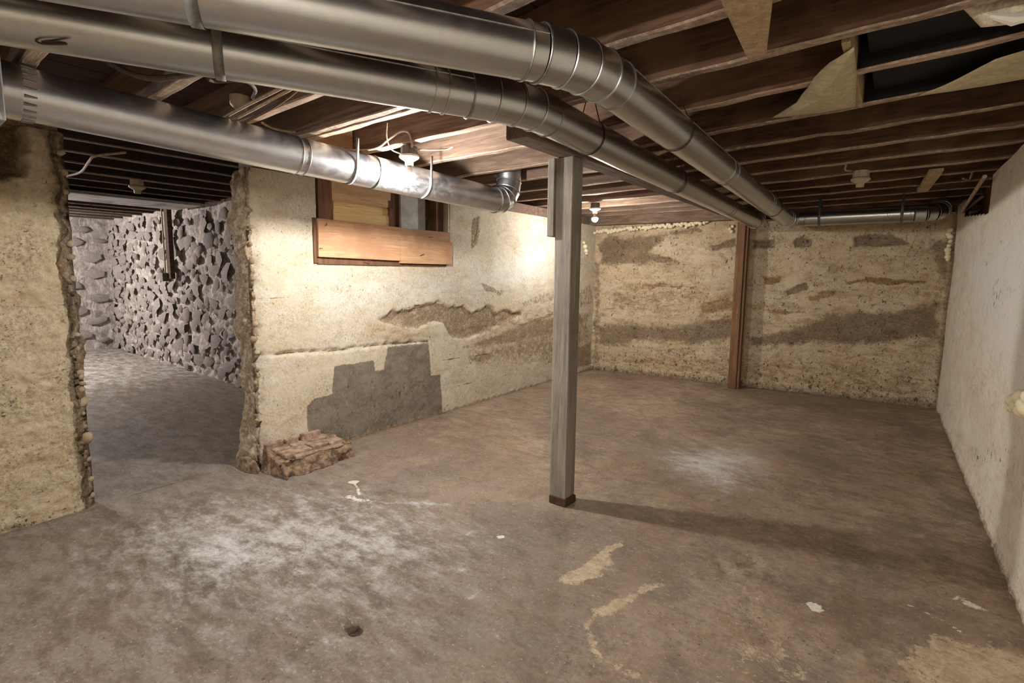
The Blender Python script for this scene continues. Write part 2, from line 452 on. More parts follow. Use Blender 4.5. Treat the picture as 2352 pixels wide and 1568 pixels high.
def rubble_material(name, mort):
    s = NT(name)
    oi = s.n('ShaderNodeObjectInfo')
    n1 = s.noise(9, 6, 0.7); n2 = s.noise(34, 5, 0.75); cs = s.coord((6, 6, 2.2)); n3 = s.noise(3.0, 6, 0.75, cs, 1.2)
    if mort:
        c = s.mix(s.ramp(n1, 0.36, 0.64), srgb(122, 112, 106), srgb(160, 149, 143))
    else:
        a = s.mix(oi.outputs['Random'], srgb(100, 87, 82), srgb(142, 129, 124))
        c = s.mix(s.ramp(n1, 0.4, 0.66), a, srgb(126, 118, 116))
    c = s.mix(s.math('MULTIPLY', s.ramp(n3, 0.44, 0.64), 0.85), c, srgb(190, 182, 177))
    c = s.mix(s.math('MULTIPLY', s.ramp(n2, 0.54, 0.72), 0.6), c, srgb(92, 82, 76))
    nb = s.bump(s.math('ADD', n2, s.math('MULTIPLY', n3, 0.9)), 0.5, 0.015)
    return s.done(c, 0.93, 0, nb, 0.2)
M_stone = rubble_material('rubble_stone', False)
M_mortar = rubble_material('rubble_mortar', True)
def cobble_material():
    s = NT('embedded_cobble')
    oi = s.n('ShaderNodeObjectInfo')
    c = s.mix(oi.outputs['Random'], srgb(118, 96, 74), srgb(176, 156, 128))
    c = s.mix(s.math('MULTIPLY', s.ramp(s.noise(24, 5, 0.7), 0.5, 0.7), 0.6), c, srgb(196, 178, 148))
    return s.done(c, 0.85, 0, s.bump(s.noise(70, 4), 0.4, 0.005))
M_cobble = cobble_material()

J_D1, J_D2, J_D3 = srgb(84, 60, 46), srgb(116, 86, 66), srgb(132, 102, 80)
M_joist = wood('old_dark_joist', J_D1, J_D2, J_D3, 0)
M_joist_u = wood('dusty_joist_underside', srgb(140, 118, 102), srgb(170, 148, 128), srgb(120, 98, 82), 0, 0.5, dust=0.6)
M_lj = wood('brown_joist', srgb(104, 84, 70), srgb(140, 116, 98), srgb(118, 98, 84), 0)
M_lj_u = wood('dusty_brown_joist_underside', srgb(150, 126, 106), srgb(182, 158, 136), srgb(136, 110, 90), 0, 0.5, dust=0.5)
M_oj = wood('deep_brown_joist', srgb(44, 36, 32), srgb(62, 50, 44), srgb(84, 60, 46), 1)  # deeper brown tone for the joists beyond the doorway
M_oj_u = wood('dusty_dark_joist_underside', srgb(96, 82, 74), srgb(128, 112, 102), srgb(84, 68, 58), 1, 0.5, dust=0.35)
M_sub = wood('subfloor_board', srgb(58, 40, 32), srgb(82, 58, 46), srgb(66, 48, 40), 1)
M_tar = plain('black_tar_paper', srgb(13, 12, 10), 0.95, 0, 0.5, 14)
M_beam = wood('dark_beam', srgb(92, 72, 60), srgb(122, 100, 84), srgb(112, 96, 84), 1)
M_post = wood('grey_painted_post', srgb(120, 113, 104), srgb(144, 137, 127), srgb(108, 98, 87), 2, 0.35)
M_postbase = plain('rusty_post_base', srgb(70, 46, 30), 0.85)
M_bpost = wood('brown_post', srgb(116, 84, 60), srgb(142, 106, 78), srgb(104, 78, 58), 2)
M_plankA = wood('orange_plank', srgb(172, 130, 98), srgb(194, 152, 118), srgb(156, 116, 88), 1)
M_plankB = wood('tan_plank', srgb(172, 132, 98), srgb(192, 154, 120), srgb(146, 110, 84), 1)
M_plankY = wood('yellow_pine', srgb(226, 192, 136), srgb(238, 208, 156), None, 1)
M_plankP = wood('pale_pine', srgb(204, 168, 130), srgb(220, 186, 148), None, 1)
M_stud = wood('dark_window_stud', srgb(104, 74, 54), srgb(130, 96, 72), None, 2)
M_greyp = plain('grey_weathered_panel', srgb(196, 196, 194), 0.8, 0, 0.15, 12)
M_dark = plain('dark_gap', srgb(34, 28, 24), 0.9)
M_brace = wood('pale_brace', srgb(168, 144, 110), srgb(192, 168, 134), srgb(146, 120, 88), 2, 0.5, dust=0.4)
M_white_board = wood('whitewashed_board', srgb(160, 158, 156), srgb(214, 212, 210), srgb(110, 104, 100), 1)
M_galv = metal('galvanised_duct', (0.52, 0.54, 0.55), 0.30, 0.10, 0.05)
M_galvC = metal('bright_galvanised_duct', (0.66, 0.68, 0.71), 0.33, 0.25, 0.10)
M_strap = plain('galvanised_strap', (0.20, 0.20, 0.19), 0.55, 0.6)
M_strapw = plain('pale_strap', srgb(150, 150, 150), 0.5, 0.3, 0.1)
M_seam = plain('duct_bead', (0.30, 0.30, 0.29), 0.4, 0.9)
M_wire = plain('rusty_wire', srgb(58, 44, 36), 0.7, 0.3)
M_cable = plain('dusty_cable', srgb(178, 156, 134), 0.8)
M_cabled = plain('dark_cable', srgb(92, 82, 74), 0.8)
M_porc = plain('white_porcelain', srgb(226, 220, 208), 0.35, 0, 0.06)
M_porcd = plain('dusty_porcelain', srgb(190, 172, 148), 0.55, 0, 0.1)
M_box = plain('steel_junction_box', srgb(104, 98, 92), 0.6, 0.4)
M_foam = plain('cured_foam', srgb(228, 218, 186), 0.6, 0, 0.1, 18)
M_brick = plain('old_red_brick', srgb(152, 128, 111), 0.95, 0, 0.42, 18)
M_brickm = plain('crumbly_mortar', srgb(128, 106, 86), 0.97, 0, 0.6, 20)
M_sheet = plain('torn_paper_sheet', srgb(186, 174, 142), 0.9, 0, 0.15, 40)
M_batt = plain('insulation_batt', srgb(206, 196, 172), 0.95, 0, 0.3, 40)
M_nail = plain('nail_steel', srgb(70, 52, 42), 0.6, 0.5)
M_screw = plain('brass_shell', srgb(190, 180, 160), 0.4, 0.5)
def glow(name, strength, colr):
    s = NT(name)
    e = s.n('ShaderNodeEmission'); e.inputs[0].default_value = (*colr, 1); e.inputs[1].default_value = strength
    s.t.links.new(e.outputs[0], s.out.inputs[0]); return s.m
M_bulb = glow('lit_bulb_glass', BULB, (1.0, 0.96, 0.91))
M_bulb_f = glow('lit_far_bulb_glass', BULB_FAR, (1.0, 0.95, 0.89))
M_bulb_fill = glow('rear_fill_bulb_glow', BULB_FILL, (1.0, 0.95, 0.89))
M_bulb_o = glow('lit_other_bulb_glass', 1900.0, (1.0, 0.96, 0.93))

# ------------------------------------------------------------------ room dimensions
J = 1.965            # underside of the joists
JH = 0.20            # joist height
WT = 1.86            # top of the concrete walls
BEAMZ = 1.833
def backY(X): return 3.60 + 0.119 * X

# ------------------------------------------------------------------ floor
def build_floor():
    # denser rows near the camera
    def dens(a, b, c0, s0, g):
        out = [c0]; d = s0
        while out[-1] < b: out.append(out[-1] + d); d *= g
        lo = [c0]; d = s0
        while lo[-1] > a: lo.append(lo[-1] - d); d *= g
        return np.array(lo[:0:-1] + out)
    xs = dens(-7.0, 3.8, 1.9, 0.0085, 1.0042); ys = dens(-3.7, 4.3, -0.9, 0.0085, 1.0045)
    X, Y = np.meshgrid(xs, ys)
    nr, nc = X.shape
    x, y = X.ravel(), Y.ravel()
    A = {k: np.zeros(len(x)) for k in ('white', 'pale', 'paint', 'damp', 'grey', 'line', 'pit')}
    wob = (fbm(x, y, s=9, o=3, seed=3) - 0.5) * 0.10
    def mx(k, v): A[k] = np.maximum(A[k], v)
    def P(k, pts, w, amp=1.0, wobble=1.0): mx(k, amp * soft(sd_poly(x, y, fl(pts)) + wob * wobble, w))
    def L(k, pts, hw, w, amp=1.0): mx(k, amp * soft(sd_line(x, y, fl(pts)) - hw + wob * 0.1, w))
    # soft-edged white areas
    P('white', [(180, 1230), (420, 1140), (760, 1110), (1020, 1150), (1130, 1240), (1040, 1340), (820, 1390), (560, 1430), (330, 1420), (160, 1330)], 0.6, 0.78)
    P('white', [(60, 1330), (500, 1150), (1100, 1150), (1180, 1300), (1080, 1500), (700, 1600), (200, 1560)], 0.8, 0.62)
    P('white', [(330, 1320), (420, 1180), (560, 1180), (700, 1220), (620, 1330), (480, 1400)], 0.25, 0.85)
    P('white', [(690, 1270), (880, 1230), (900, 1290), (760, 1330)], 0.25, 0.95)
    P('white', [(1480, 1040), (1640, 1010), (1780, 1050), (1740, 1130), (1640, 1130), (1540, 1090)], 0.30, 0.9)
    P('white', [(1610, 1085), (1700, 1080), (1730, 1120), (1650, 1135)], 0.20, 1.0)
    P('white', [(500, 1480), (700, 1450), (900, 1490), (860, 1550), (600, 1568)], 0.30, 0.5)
    # lime paint splashes
    P('paint', [(782, 1144), (806, 1132), (824, 1140), (876, 1151), (845, 1157), (815, 1152)], 0.05, 0.72, 0.2)
    L('paint', [(825, 1136), (822, 1122), (815, 1110), (800, 1106)], 0.006, 0.010)
    P('paint', [(795, 1108), (812, 1102), (828, 1104), (815, 1112)], 0.008, 1, 0.1)
    P('paint', [(1140, 1232), (1158, 1228), (1160, 1236), (1144, 1238)], 0.008, 1, 0.1)
    P('paint', [(1850, 1384), (1866, 1380), (1886, 1392), (1888, 1406), (1868, 1404)], 0.02, 0.9, 0.2)
    P('paint', [(1832, 1458), (1840, 1472), (1836, 1476)], 0.005, 1, 0.08)
    L('white', [(880, 1155), (960, 1155), (1030, 1160)], 0.02, 0.05, 1.0)
    for a, b in (((930, 1290), (1000, 1250)), ((1050, 1240), (1120, 1205)), ((1060, 1390), (1130, 1335)), ((430, 1230), (520, 1190)), ((1000, 1340), (1080, 1300))):
        L('white', [a, b], 0.006, 0.02, 0.9)
    # peeled cream patches
    P('pale', [(1282, 1338), (1300, 1312), (1345, 1292), (1378, 1262), (1425, 1240), (1432, 1252), (1405, 1275), (1412, 1290), (1368, 1322), (1335, 1336)], 0.05, 1, 0.3)
    P('pale', [(1370, 1420), (1360, 1396), (1420, 1372), (1470, 1340), (1500, 1325), (1492, 1340), (1545, 1342), (1500, 1362), (1450, 1390), (1432, 1412)], 0.06, 0.85, 0.35)
    L('pale', [(1372, 1400), (1352, 1440), (1365, 1490), (1410, 1530), (1480, 1560)], 0.03, 0.06, 0.75)
    P('pale', [(1640, 1500), (1700, 1450), (1760, 1430), (1830, 1450), (1860, 1500), (1920, 1560), (1900, 1600), (1620, 1620), (1600, 1560)], 0.22, 0.66)
    P('pale', [(1560, 1410), (1610, 1420), (1620, 1450), (1580, 1450)], 0.05, 0.55)
    P('pale', [(2055, 1510), (2100, 1460), (2200, 1450), (2290, 1480), (2352, 1490), (2460, 1520), (2400, 1640), (2150, 1640), (2080, 1570)], 0.16, 0.85, 0.9)
    P('paint', [(2172, 1372), (2200, 1362), (2240, 1385), (2285, 1410), (2240, 1402)], 0.012, 0.58, 0.2)
    L('paint', [(2080, 1386), (2130, 1408), (2180, 1432), (2212, 1455)], 0.008, 0.010, 0.7)
    # darker damp stretches
    P('damp', [(1320, 1250), (1200, 1420), (1180, 1568), (1500, 1568), (1560, 1440), (1480, 1300)], 0.25, 0.45)
    P('damp', [(1780, 1340), (1980, 1340), (2100, 1420), (2060, 1560), (1880, 1480)], 0.18, 0.75)
    P('damp', [(900, 960), (1040, 935), (1050, 990), (930, 1005)], 0.12, 0.5)
    P('damp', [(1900, 1000), (2140, 960), (2230, 1130), (2330, 1380), (2260, 1330), (2150, 1150)], 0.15, 0.5)
    P('damp', [(0, 1300), (110, 1280), (130, 1400), (0, 1480)], 0.15, 0.5)
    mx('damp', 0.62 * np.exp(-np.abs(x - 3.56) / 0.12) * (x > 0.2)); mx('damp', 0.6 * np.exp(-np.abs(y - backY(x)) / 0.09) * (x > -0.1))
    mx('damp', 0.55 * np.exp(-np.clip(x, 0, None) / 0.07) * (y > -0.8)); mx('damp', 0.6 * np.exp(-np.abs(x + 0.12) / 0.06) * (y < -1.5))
    A['grey'] = np.clip((-0.05 - x) / 0.3 + 0.5, 0, 1) * 0.85
    mx('white', np.clip((-1.2 - x) / 2.5, 0, 1) * 0.62)
    mx('grey', 0.9 * soft(sd_poly(x, y, fl([(150, 1250), (400, 1130), (1000, 1140), (1150, 1250), (1150, 1568), (-200, 1700)])) + wob, 0.5))
    mx('grey', 0.8 * np.clip((0.1 - y) / 1.2 + 0.3, 0, 1) * np.clip((3.2 - x) / 1.5, 0.45, 1))
    # slab joint in the doorway and cracks
    L('line', [(215, 1163), (330, 1130), (470, 1090), (575, 1062)], 0.004, 0.008, 0.9)
    L('line', [(1530, 1195), (1580, 1212), (1630, 1230)], 0.002, 0.006, 0.7)
    L('line', [(205, 890), (420, 862), (560, 835)], 0.004, 0.01, 0.6)
    z = (fbm(x, y, s=1.2, o=3, seed=11) - 0.5) * 0.012 + (fbm(x, y, s=14, o=3, seed=12) - 0.5) * 0.004
    pits = [(815, 1443, 0.036, 0.022), (1716, 1290, 0.06, 0.016), (1660, 1306, 0.03, 0.010), (1985, 1215, 0.03, 0.008), (1900, 1333, 0.035, 0.008), (855, 1178, 0.018, 0.008), (1352, 1310, 0.014, 0.007), (1356, 1290, 0.010, 0.005), (1068, 1430, 0.012, 0.005), (725, 1333, 0.014, 0.006)]
    for px_, py_, r, d in pits:
        c = hit(px_, py_, 2, 0)
        q = np.hypot((x - c[0]) * 1.0, (y - c[1]) * 1.25) / r + (fbm(x, y, s=45, o=2, seed=5) - 0.5) * 0.9
        k = np.clip(1.35 - q, 0, 1); k = k * k * (3 - 2 * k)
        z = z - d * k
        if px_ in (815, 1716): A['pit'] = np.maximum(A['pit'], np.clip(1.45 - q * 1.15, 0, 1) * (0.95 if px_ == 815 else 0.5))
    # crumbled ridge beside the broken patch
    c = hit(1690, 1320, 2, 0)
    q = np.hypot(x - c[0], y - c[1]) / 0.16
    z = z + np.exp(-q * q) * (fbm(x, y, s=26, o=3, seed=21) - 0.35) * 0.035
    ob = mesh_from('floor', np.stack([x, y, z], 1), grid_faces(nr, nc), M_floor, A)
    tag(ob, 'worn brown concrete floor with soft white areas and peeled patches', 'floor', kind='structure')
    return ob
floor = build_floor()
# lower slab so that the floor has thickness
mb = MB(); mb.box((-7.0, -3.7, -0.15), (3.8, 4.4, -0.04))
slab = mb.build('slab_bed', M_floor, floor)

# ------------------------------------------------------------------ concrete walls
def wall_sweep(name, prof, zs, mat, dispf, attrf, label, thick=0.0, hole=None, cat='wall'):
    """prof: array of (x, y, nx, ny, s); dispf(s,z,x,y)->offset along the normal"""
    prof = np.asarray(prof, float)
    nz, nc = len(zs), len(prof)
    x = np.tile(prof[:, 0], nz); y = np.tile(prof[:, 1], nz); nx = np.tile(prof[:, 2], nz); ny = np.tile(prof[:, 3], nz); s = np.tile(prof[:, 4], nz)
    z = np.repeat(zs, nc)
    d = dispf(s, z, x, y)
    A = attrf(s, z, x, y)
    v = np.stack([x + nx * d, y + ny * d, z], 1)
    f = grid_faces(nz, nc)
    if hole is not None:
        cs = s[f].mean(1); cz = z[f].mean(1)
        f = f[~hole(cs, cz)]
    ob = mesh_from(name, v, f, mat, A)
    tag(ob, label, cat, kind='structure')
    return ob
def seg_prof(p, q, n, nrm, s0):
    t = np.linspace(0, 1, n)
    L = math.hypot(q[0] - p[0], q[1] - p[1])
    return [(p[0] + (q[0] - p[0]) * k, p[1] + (q[1] - p[1]) * k, nrm[0], nrm[1], s0 + L * k) for k in t]
def P_left(pts): return np.array([hit(x, y, 0, 0.0)[1:] for x, y in pts])
def P_pier(pts): return np.array([hit(x, y, 0, -0.14)[1:] for x, y in pts])
def P_right(pts): return np.array([hit(x, y, 0, 3.55)[1:] for x, y in pts])
def P_back(pts): return np.array([hitback(x, y)[[0, 2]] for x, y in pts])

# ---- left wall with the boarded window
zs = np.linspace(0, WT, 150)
JY = -0.765
def wl_disp(s, z, x, y):
    # s = Y on the front; s < JY marks the jamb (distance round the corner)
    d = (fbm(s, z, s=3, o=3, seed=31) - 0.5) * 0.012 + (fbm(s, z, s=22, o=3, seed=32) - 0.5) * 0.006
    fr = s >= JY
    e = np.abs(s - JY)
    rough = np.exp(-(e / 0.045) ** 2)
    d = d - rough * (0.012 + 0.05 * fbm(z * 1.0, e * 2, s=11, o=4, seed=33)) * np.where(fr, 0.8, 1.0)
    d = np.where(fr, d, d + (fbm(s, z, s=9, o=4, seed=34) - 0.5) * 0.11)
    bulge = (fbm(z, z * 0 + 3.3, s=2.6, o=3, seed=35) - 0.5) * 0.10
    d = np.where(fr, d, d + bulge)
    fk = soft(sd_poly(s, z, FLK) + (fbm(s, z, s=16, o=3, seed=36) - 0.5) * 0.05, 0.012) * fr
    d = d - fk * (0.018 + 0.012 * fbm(s, z, s=40, o=2, seed=37))
    ck = soft(sd_line(s, z, CRK) - 0.008 + (fbm(s, z, s=20, o=2, seed=38) - 0.5) * 0.03, 0.010) * fr
    d = d - ck * 0.02
    lo = soft(z - 0.725 + (fbm(s, z, s=5, o=3, seed=39) - 0.5) * 0.10, 0.015) * fr * (s > 0.1) * (s < 3.6)
    return d - 0.006 * lo
FLK = P_left([(865, 735), (905, 714), (965, 706), (1003, 693), (1035, 706), (1066, 700), (1085, 722), (1116, 703), (1130, 706), (1138, 722), (1165, 712), (1198, 722), (1150, 745), (1122, 760), (1080, 776), (1040, 776), (1028, 758), (1018, 740), (1000, 738), (960, 752), (905, 748)])
CRK = P_left([(600, 816), (706, 808), (760, 806), (830, 797), (905, 790), (985, 784)])
DMP = P_left([(705, 1000), (706, 935), (722, 915), (765, 905), (762, 890), (768, 842), (800, 836), (858, 828), (863, 850), (882, 848), (892, 797), (985, 788), (990, 864), (1013, 860), (1016, 950), (830, 1015)])
def wl_attr(s, z, x, y):
    fr = (s >= JY) * 1.0
    w = (fbm(s, z, s=7, o=4, seed=41) - 0.5)
    A = {}
    fl_ = soft(sd_poly(s, z, FLK) + w * 0.03, 0.03) * fr
    for pts, wd, a in (([(1050, 800), (1150, 770), (1290, 725), (1362, 690), (1362, 800), (1250, 840), (1100, 850)], 0.16, 0.52), ([(1180, 690), (1290, 650), (1300, 690), (1200, 715)], 0.06, 0.5),
                       ([(1150, 760), (1230, 735), (1330, 715), (1350, 740), (1280, 770), (1180, 790), (1100, 800), (1050, 800)], 0.06, 0.75),
                       ([(1195, 745), (1270, 715), (1275, 722), (1200, 752)], 0.02, 0.8), ([(1060, 810), (1130, 800), (1140, 830), (1080, 840)], 0.05, 0.55),
                       ([(1100, 640), (1160, 668), (1150, 685), (1110, 672)], 0.03, 0.55), ([(1300, 800), (1360, 780), (1362, 840), (1310, 855)], 0.05, 0.62),
                       ([(1290, 690), (1360, 640), (1364, 700), (1300, 730)], 0.06, 0.5), ([(1085, 500), (1105, 495), (1098, 560), (1080, 580)], 0.02, 0.6)):
        fl_ = np.maximum(fl_, a * soft(sd_poly(s, z, P_left(pts)) + w * 0.06, wd) * fr)
    base = np.clip(1 - z / 0.10, 0, 1) * 0.62
    A['flake'] = np.maximum.reduce([fl_, base * fr, (1 - fr) * 0.52, np.exp(-((s - JY) / 0.035) ** 2) * 0.75])
    A['damp'] = soft(sd_poly(s, z, DMP) + w * 0.025, 0.02) * fr
    st = 0 * s
    for pts, wd, a in (([(790, 760), (870, 725), (960, 735), (1020, 745), (985, 790), (900, 790), (820, 800)], 0.10, 0.55),
                       ([(1000, 650), (1180, 640), (1190, 690), (1050, 690)], 0.12, 0.42), ([(1120, 690), (1280, 680), (1362, 800), (1362, 850), (1100, 860), (1050, 810)], 0.15, 0.55),
                       ([(1300, 500), (1365, 530), (1365, 650), (1310, 640)], 0.2, 0.45), ([(590, 560), (700, 540), (700, 680), (600, 690)], 0.25, 0.40),
                       ([(860, 830), (1000, 800), (1000, 850), (900, 850)], 0.08, 0.4)):
        st = np.maximum(st, a * soft(sd_poly(s, z, P_left(pts)) + w * 0.1, wd))
    A['stain'] = np.maximum(st * fr, 0.40 * (1 - fr))
    ln = 0 * s
    for zz, a in ((1.07, 0.80), (0.385, 0.66), (1.40, 0.62), (0.20, 0.45)):
        ln = np.maximum(ln, a * soft(np.abs(z - zz - 0.006 * w) - 0.004, 0.010))
    for yy, z0, z1, a in ((-0.34, 0.0, 1.3, 0.55), (1.25, 1.1, 1.86, 0.45)):
        ln = np.maximum(ln, a * soft(np.abs(s - yy) - 0.001, 0.006) * (z > z0) * (z < z1))
    ln = np.maximum(ln, 0.95 * soft(sd_line(s, z, CRK) - 0.006 + w * 0.02, 0.012))
    for pts in ([(1097, 500), (1096, 530), (1088, 560), (1088, 600), (1092, 630)], [(868, 735), (930, 708), (1003, 692)], [(985, 786), (1060, 779), (1100, 770)], [(1010, 895), (1150, 865), (1290, 825)], [(1000, 830), (1130, 812), (1280, 775)]):
        ln = np.maximum(ln, 0.85 * soft(sd_line(s, z, P_left(pts)) - 0.003 + w * 0.02, 0.010))
    A['line'] = ln * fr
    A['mould'] = np.maximum(0.42 * soft(sd_poly(s, z, P_left([(700, 860), (1010, 830), (1015, 960), (700, 1000)])) + w * 0.1, 0.2), 0.36 * np.clip(1 - z / 0.5, 0, 1)) * fr
    A['pale'] = 0.75 * soft(sd_poly(s, z, P_left([(720, 620), (1000, 620), (1270, 520), (1270, 660), (1090, 700), (850, 720), (720, 760)])) + w * 0.3, 0.35) * fr
    return A
prof = seg_prof((-0.20, JY), (0, JY), 18, (0, -1), JY - 0.20)[:-1] + seg_prof((0, JY), (0, 3.62), 400, (1, 0), JY)
WIN_Y0, WIN_Y1, WIN_Z = -0.315, 0.925, 1.345
wall_left = wall_sweep('wall_left', prof, zs, M_wall, wl_disp, wl_attr,
    'cream board-formed concrete wall with boarded window and dark damp patch', hole=lambda s, z: (s > WIN_Y0) & (s < WIN_Y1) & (z > WIN_Z))
mb = MB(); mb.box((-0.215, JY + 0.03, 0), (-0.19, 3.62, WT)); mb.build('back_face', M_plain_wall, wall_left)

# ---- left pier beyond the doorway
PY1 = -1.54
def wp_disp(s, z, x, y):
    d = (fbm(s, z, s=3, o=3, seed=51) - 0.5) * 0.02 + (fbm(s, z, s=30, o=4, seed=52) - 0.5) * 0.026
    e = np.abs(s - PY1)
    rough = np.exp(-(e / 0.06) ** 2)
    d = d - rough * (0.01 + 0.07 * fbm(z, e * 2, s=9, o=4, seed=53))
    side = s > PY1
    d = np.where(side, d + (fbm(z, z * 0 + 1.7, s=3.2, o=4, seed=54) - 0.5) * 0.07 + (fbm(s, z, s=14, o=3, seed=55) - 0.5) * 0.07, d)
    ho = soft(sd_poly(s, z, PHOLE) + (fbm(s, z, s=14, o=3, seed=56) - 0.5) * 0.06, 0.02)
    return d - ho * 0.13 * (~side)
PHOLE = P_pier([(-40, 290), (45, 280), (60, 330), (50, 400), (8, 412), (-40, 410)])
def wp_attr(s, z, x, y):
    w = fbm(s, z, s=7, o=4, seed=61) - 0.5
    fr = (s <= PY1) * 1.0
    A = {}
    ln = 0 * s
    for zz, a in ((1.07, 0.92), (0.74, 0.82), (1.42, 0.45)):
        ln = np.maximum(ln, a * soft(np.abs(z - zz - 0.01 * w) - 0.004, 0.012))
    for pts, a in (([(48, 420), (60, 600), (72, 750), (82, 830)], 0.5), ([(62, 420), (74, 600), (84, 830)], 0.45)):
        ln = np.maximum(ln, a * soft(sd_line(s, z, P_pier(pts)) - 0.002, 0.006))
    A['line'] = ln * fr
    st = 0 * s
    for pts, a in (([(92, 700), (100, 760), (112, 830), (122, 870), (108, 868), (96, 820)], 0.8), ([(52, 855), (60, 862), (76, 910), (66, 915)], 0.8), ([(58, 800), (130, 800), (140, 900), (70, 900)], 0.45)):
        st = np.maximum(st, a * soft(sd_poly(s, z, P_pier(pts)) + w * 0.03, 0.04))
    A['stain'] = np.maximum.reduce([st * fr, 0.36 * np.clip(1.2 - z, 0, 1), 0.5 * (1 - fr)])
    edge = np.exp(-((s - PY1) / 0.09) ** 2) * 0.62
    hole = 0.9 * soft(sd_poly(s, z, PHOLE) + w * 0.05, 0.04)
    strip = 0.55 * soft(np.abs(z - 0.42 + w * 0.1) - 0.03, 0.06) + 0.5 * np.clip(1 - z / 0.2, 0, 1)
    A['flake'] = np.maximum.reduce([edge, hole, strip * 0.75, 0.8 * (1 - fr)])
    A['mould'] = 0.36 * np.clip(1 - z / 0.6, 0, 1)
    A['pale'] = 0.5 * soft(sd_poly(s, z, P_pier([(60, 420), (150, 420), (160, 560), (60, 540)])) + w * 0.3, 0.2)
    return A
prof = seg_prof((-0.14, -3.6), (-0.14, PY1), 190, (1, 0), -3.6)[:-1] + seg_prof((-0.14, PY1), (-0.40, PY1), 18, (0, 1), PY1)
# finer columns close to the opening
yy = np.concatenate([np.linspace(-3.6, -2.3, 30)[:-1], np.linspace(-2.3, PY1, 95)])
prof = [(-0.14, q, 1, 0, q) for q in yy[:-1]] + seg_prof((-0.14, PY1), (-0.40, PY1), 18, (0, 1), PY1)
wall_pier = wall_sweep('wall_doorway', prof, np.linspace(0, 1.9, 190), M_pier, wp_disp, wp_attr,
    'yellowish rough concrete wall end left of the doorway with cobbles in its broken edge')
mb = MB(); mb.box((-0.40, -3.6, 0), (-0.375, PY1 - 0.03, 1.9)); mb.build('back_face', M_plain_wall, wall_pier)

# ---- back wall (skewed)
bn = np.array([0.119, -1.0]); bn /= np.linalg.norm(bn)
def wb_disp(s, z, x, y):
    d = (fbm(s, z, s=2.5, o=3, seed=71) - 0.5) * 0.015 + (fbm(s, z, s=22, o=3, seed=72) - 0.5) * 0.007
    w = fbm(s, z, s=9, o=3, seed=73) - 0.5
    for pts in BFL: d = d - 0.020 * soft(sd_poly(s, z, P_back(pts)) + w * 0.05, 0.015)
    d = d + 0.02 * np.clip(1 - z / 0.12, 0, 1) * fbm(s, z, s=18, o=3, seed=74)
    d = d + 0.025 * np.exp(-((s - 3.5) / 0.08) ** 2) * fbm(s, z, s=12, o=3, seed=75)
    return d
BFL = [[(1962, 545), (1990, 538), (2050, 540), (2080, 552), (2095, 562), (2030, 566), (1965, 566)], [(1822, 552), (1840, 545), (1864, 548), (1862, 568), (1825, 568)],
       [(1728, 550), (1775, 552), (1778, 568), (1730, 570)], [(1800, 668), (1850, 650), (1858, 660), (1808, 682)],
       [(1690, 548), (1620, 565), (1640, 575), (1690, 565)]]
BST = [([(1395, 540), (1480, 545), (1600, 515), (1610, 530), (1530, 548), (1490, 580), (1555, 590), (1560, 603), (1470, 605), (1380, 610), (1375, 560)], 0.05, 0.78, 'flake'),
       ([(1370, 745), (1440, 732), (1530, 745), (1600, 738), (1690, 716), (1690, 775), (1610, 795), (1500, 785), (1430, 795), (1370, 800)], 0.07, 0.66, 'flake'),
       ([(1715, 770), (1790, 762), (1860, 738), (1900, 718), (1990, 715), (2160, 690), (2160, 775), (2040, 790), (1900, 790), (1720, 800)], 0.06, 0.70, 'flake'),
       ([(1370, 800), (1450, 800), (1560, 815), (1690, 800), (1690, 870), (1400, 840), (1365, 840)], 0.15, 0.45, 'stain'),
       ([(1405, 650), (1500, 640), (1600, 660), (1640, 690), (1560, 715), (1460, 725), (1380, 720)], 0.10, 0.55, 'stain'),
       ([(1610, 690), (1690, 665), (1690, 715), (1600, 735)], 0.05, 0.72, 'stain'),
       ([(1460, 650), (1560, 652), (1620, 662), (1560, 664), (1480, 660)], 0.02, 0.75, 'stain'),
       ([(1752, 635), (1790, 638), (1796, 652), (1760, 650)], 0.02, 0.85, 'stain'),
       ([(1930, 653), (1960, 643), (2010, 638), (2080, 642), (2130, 648), (2040, 655), (1975, 650)], 0.012, 0.85, 'stain'),
       ([(1855, 678), (1890, 670), (1920, 668), (1915, 682), (1880, 690), (1856, 696)], 0.02, 0.72, 'stain'),
       ([(1752, 715), (1850, 712), (1860, 722), (1760, 722)], 0.02, 0.72, 'stain'),
       ([(2090, 660), (2170, 655), (2175, 690), (2100, 688)], 0.10, 0.6, 'stain'),
       ([(2080, 700), (2180, 690), (2165, 940), (1960, 920), (2060, 860)], 0.2, 0.5, 'stain'),
       ([(1720, 800), (1900, 820), (2160, 800), (2160, 940), (1720, 895)], 0.12, 0.44, 'stain'),
       ([(1365, 800), (1690, 800), (1720, 800), (2160, 820), (2160, 945), (1690, 892), (1365, 850)], 0.15, 0.52, 'stain'),
       ([(2120, 540), (2195, 540), (2180, 700), (2150, 640)], 0.06, 0.6, 'flake'),
       ([(1365, 600), (1380, 600), (1378, 840), (1362, 840)], 0.03, 0.5, 'flake'),
       ([(1480, 790), (1600, 800), (1640, 830), (1500, 820)], 0.06, 0.5, 'damp')]
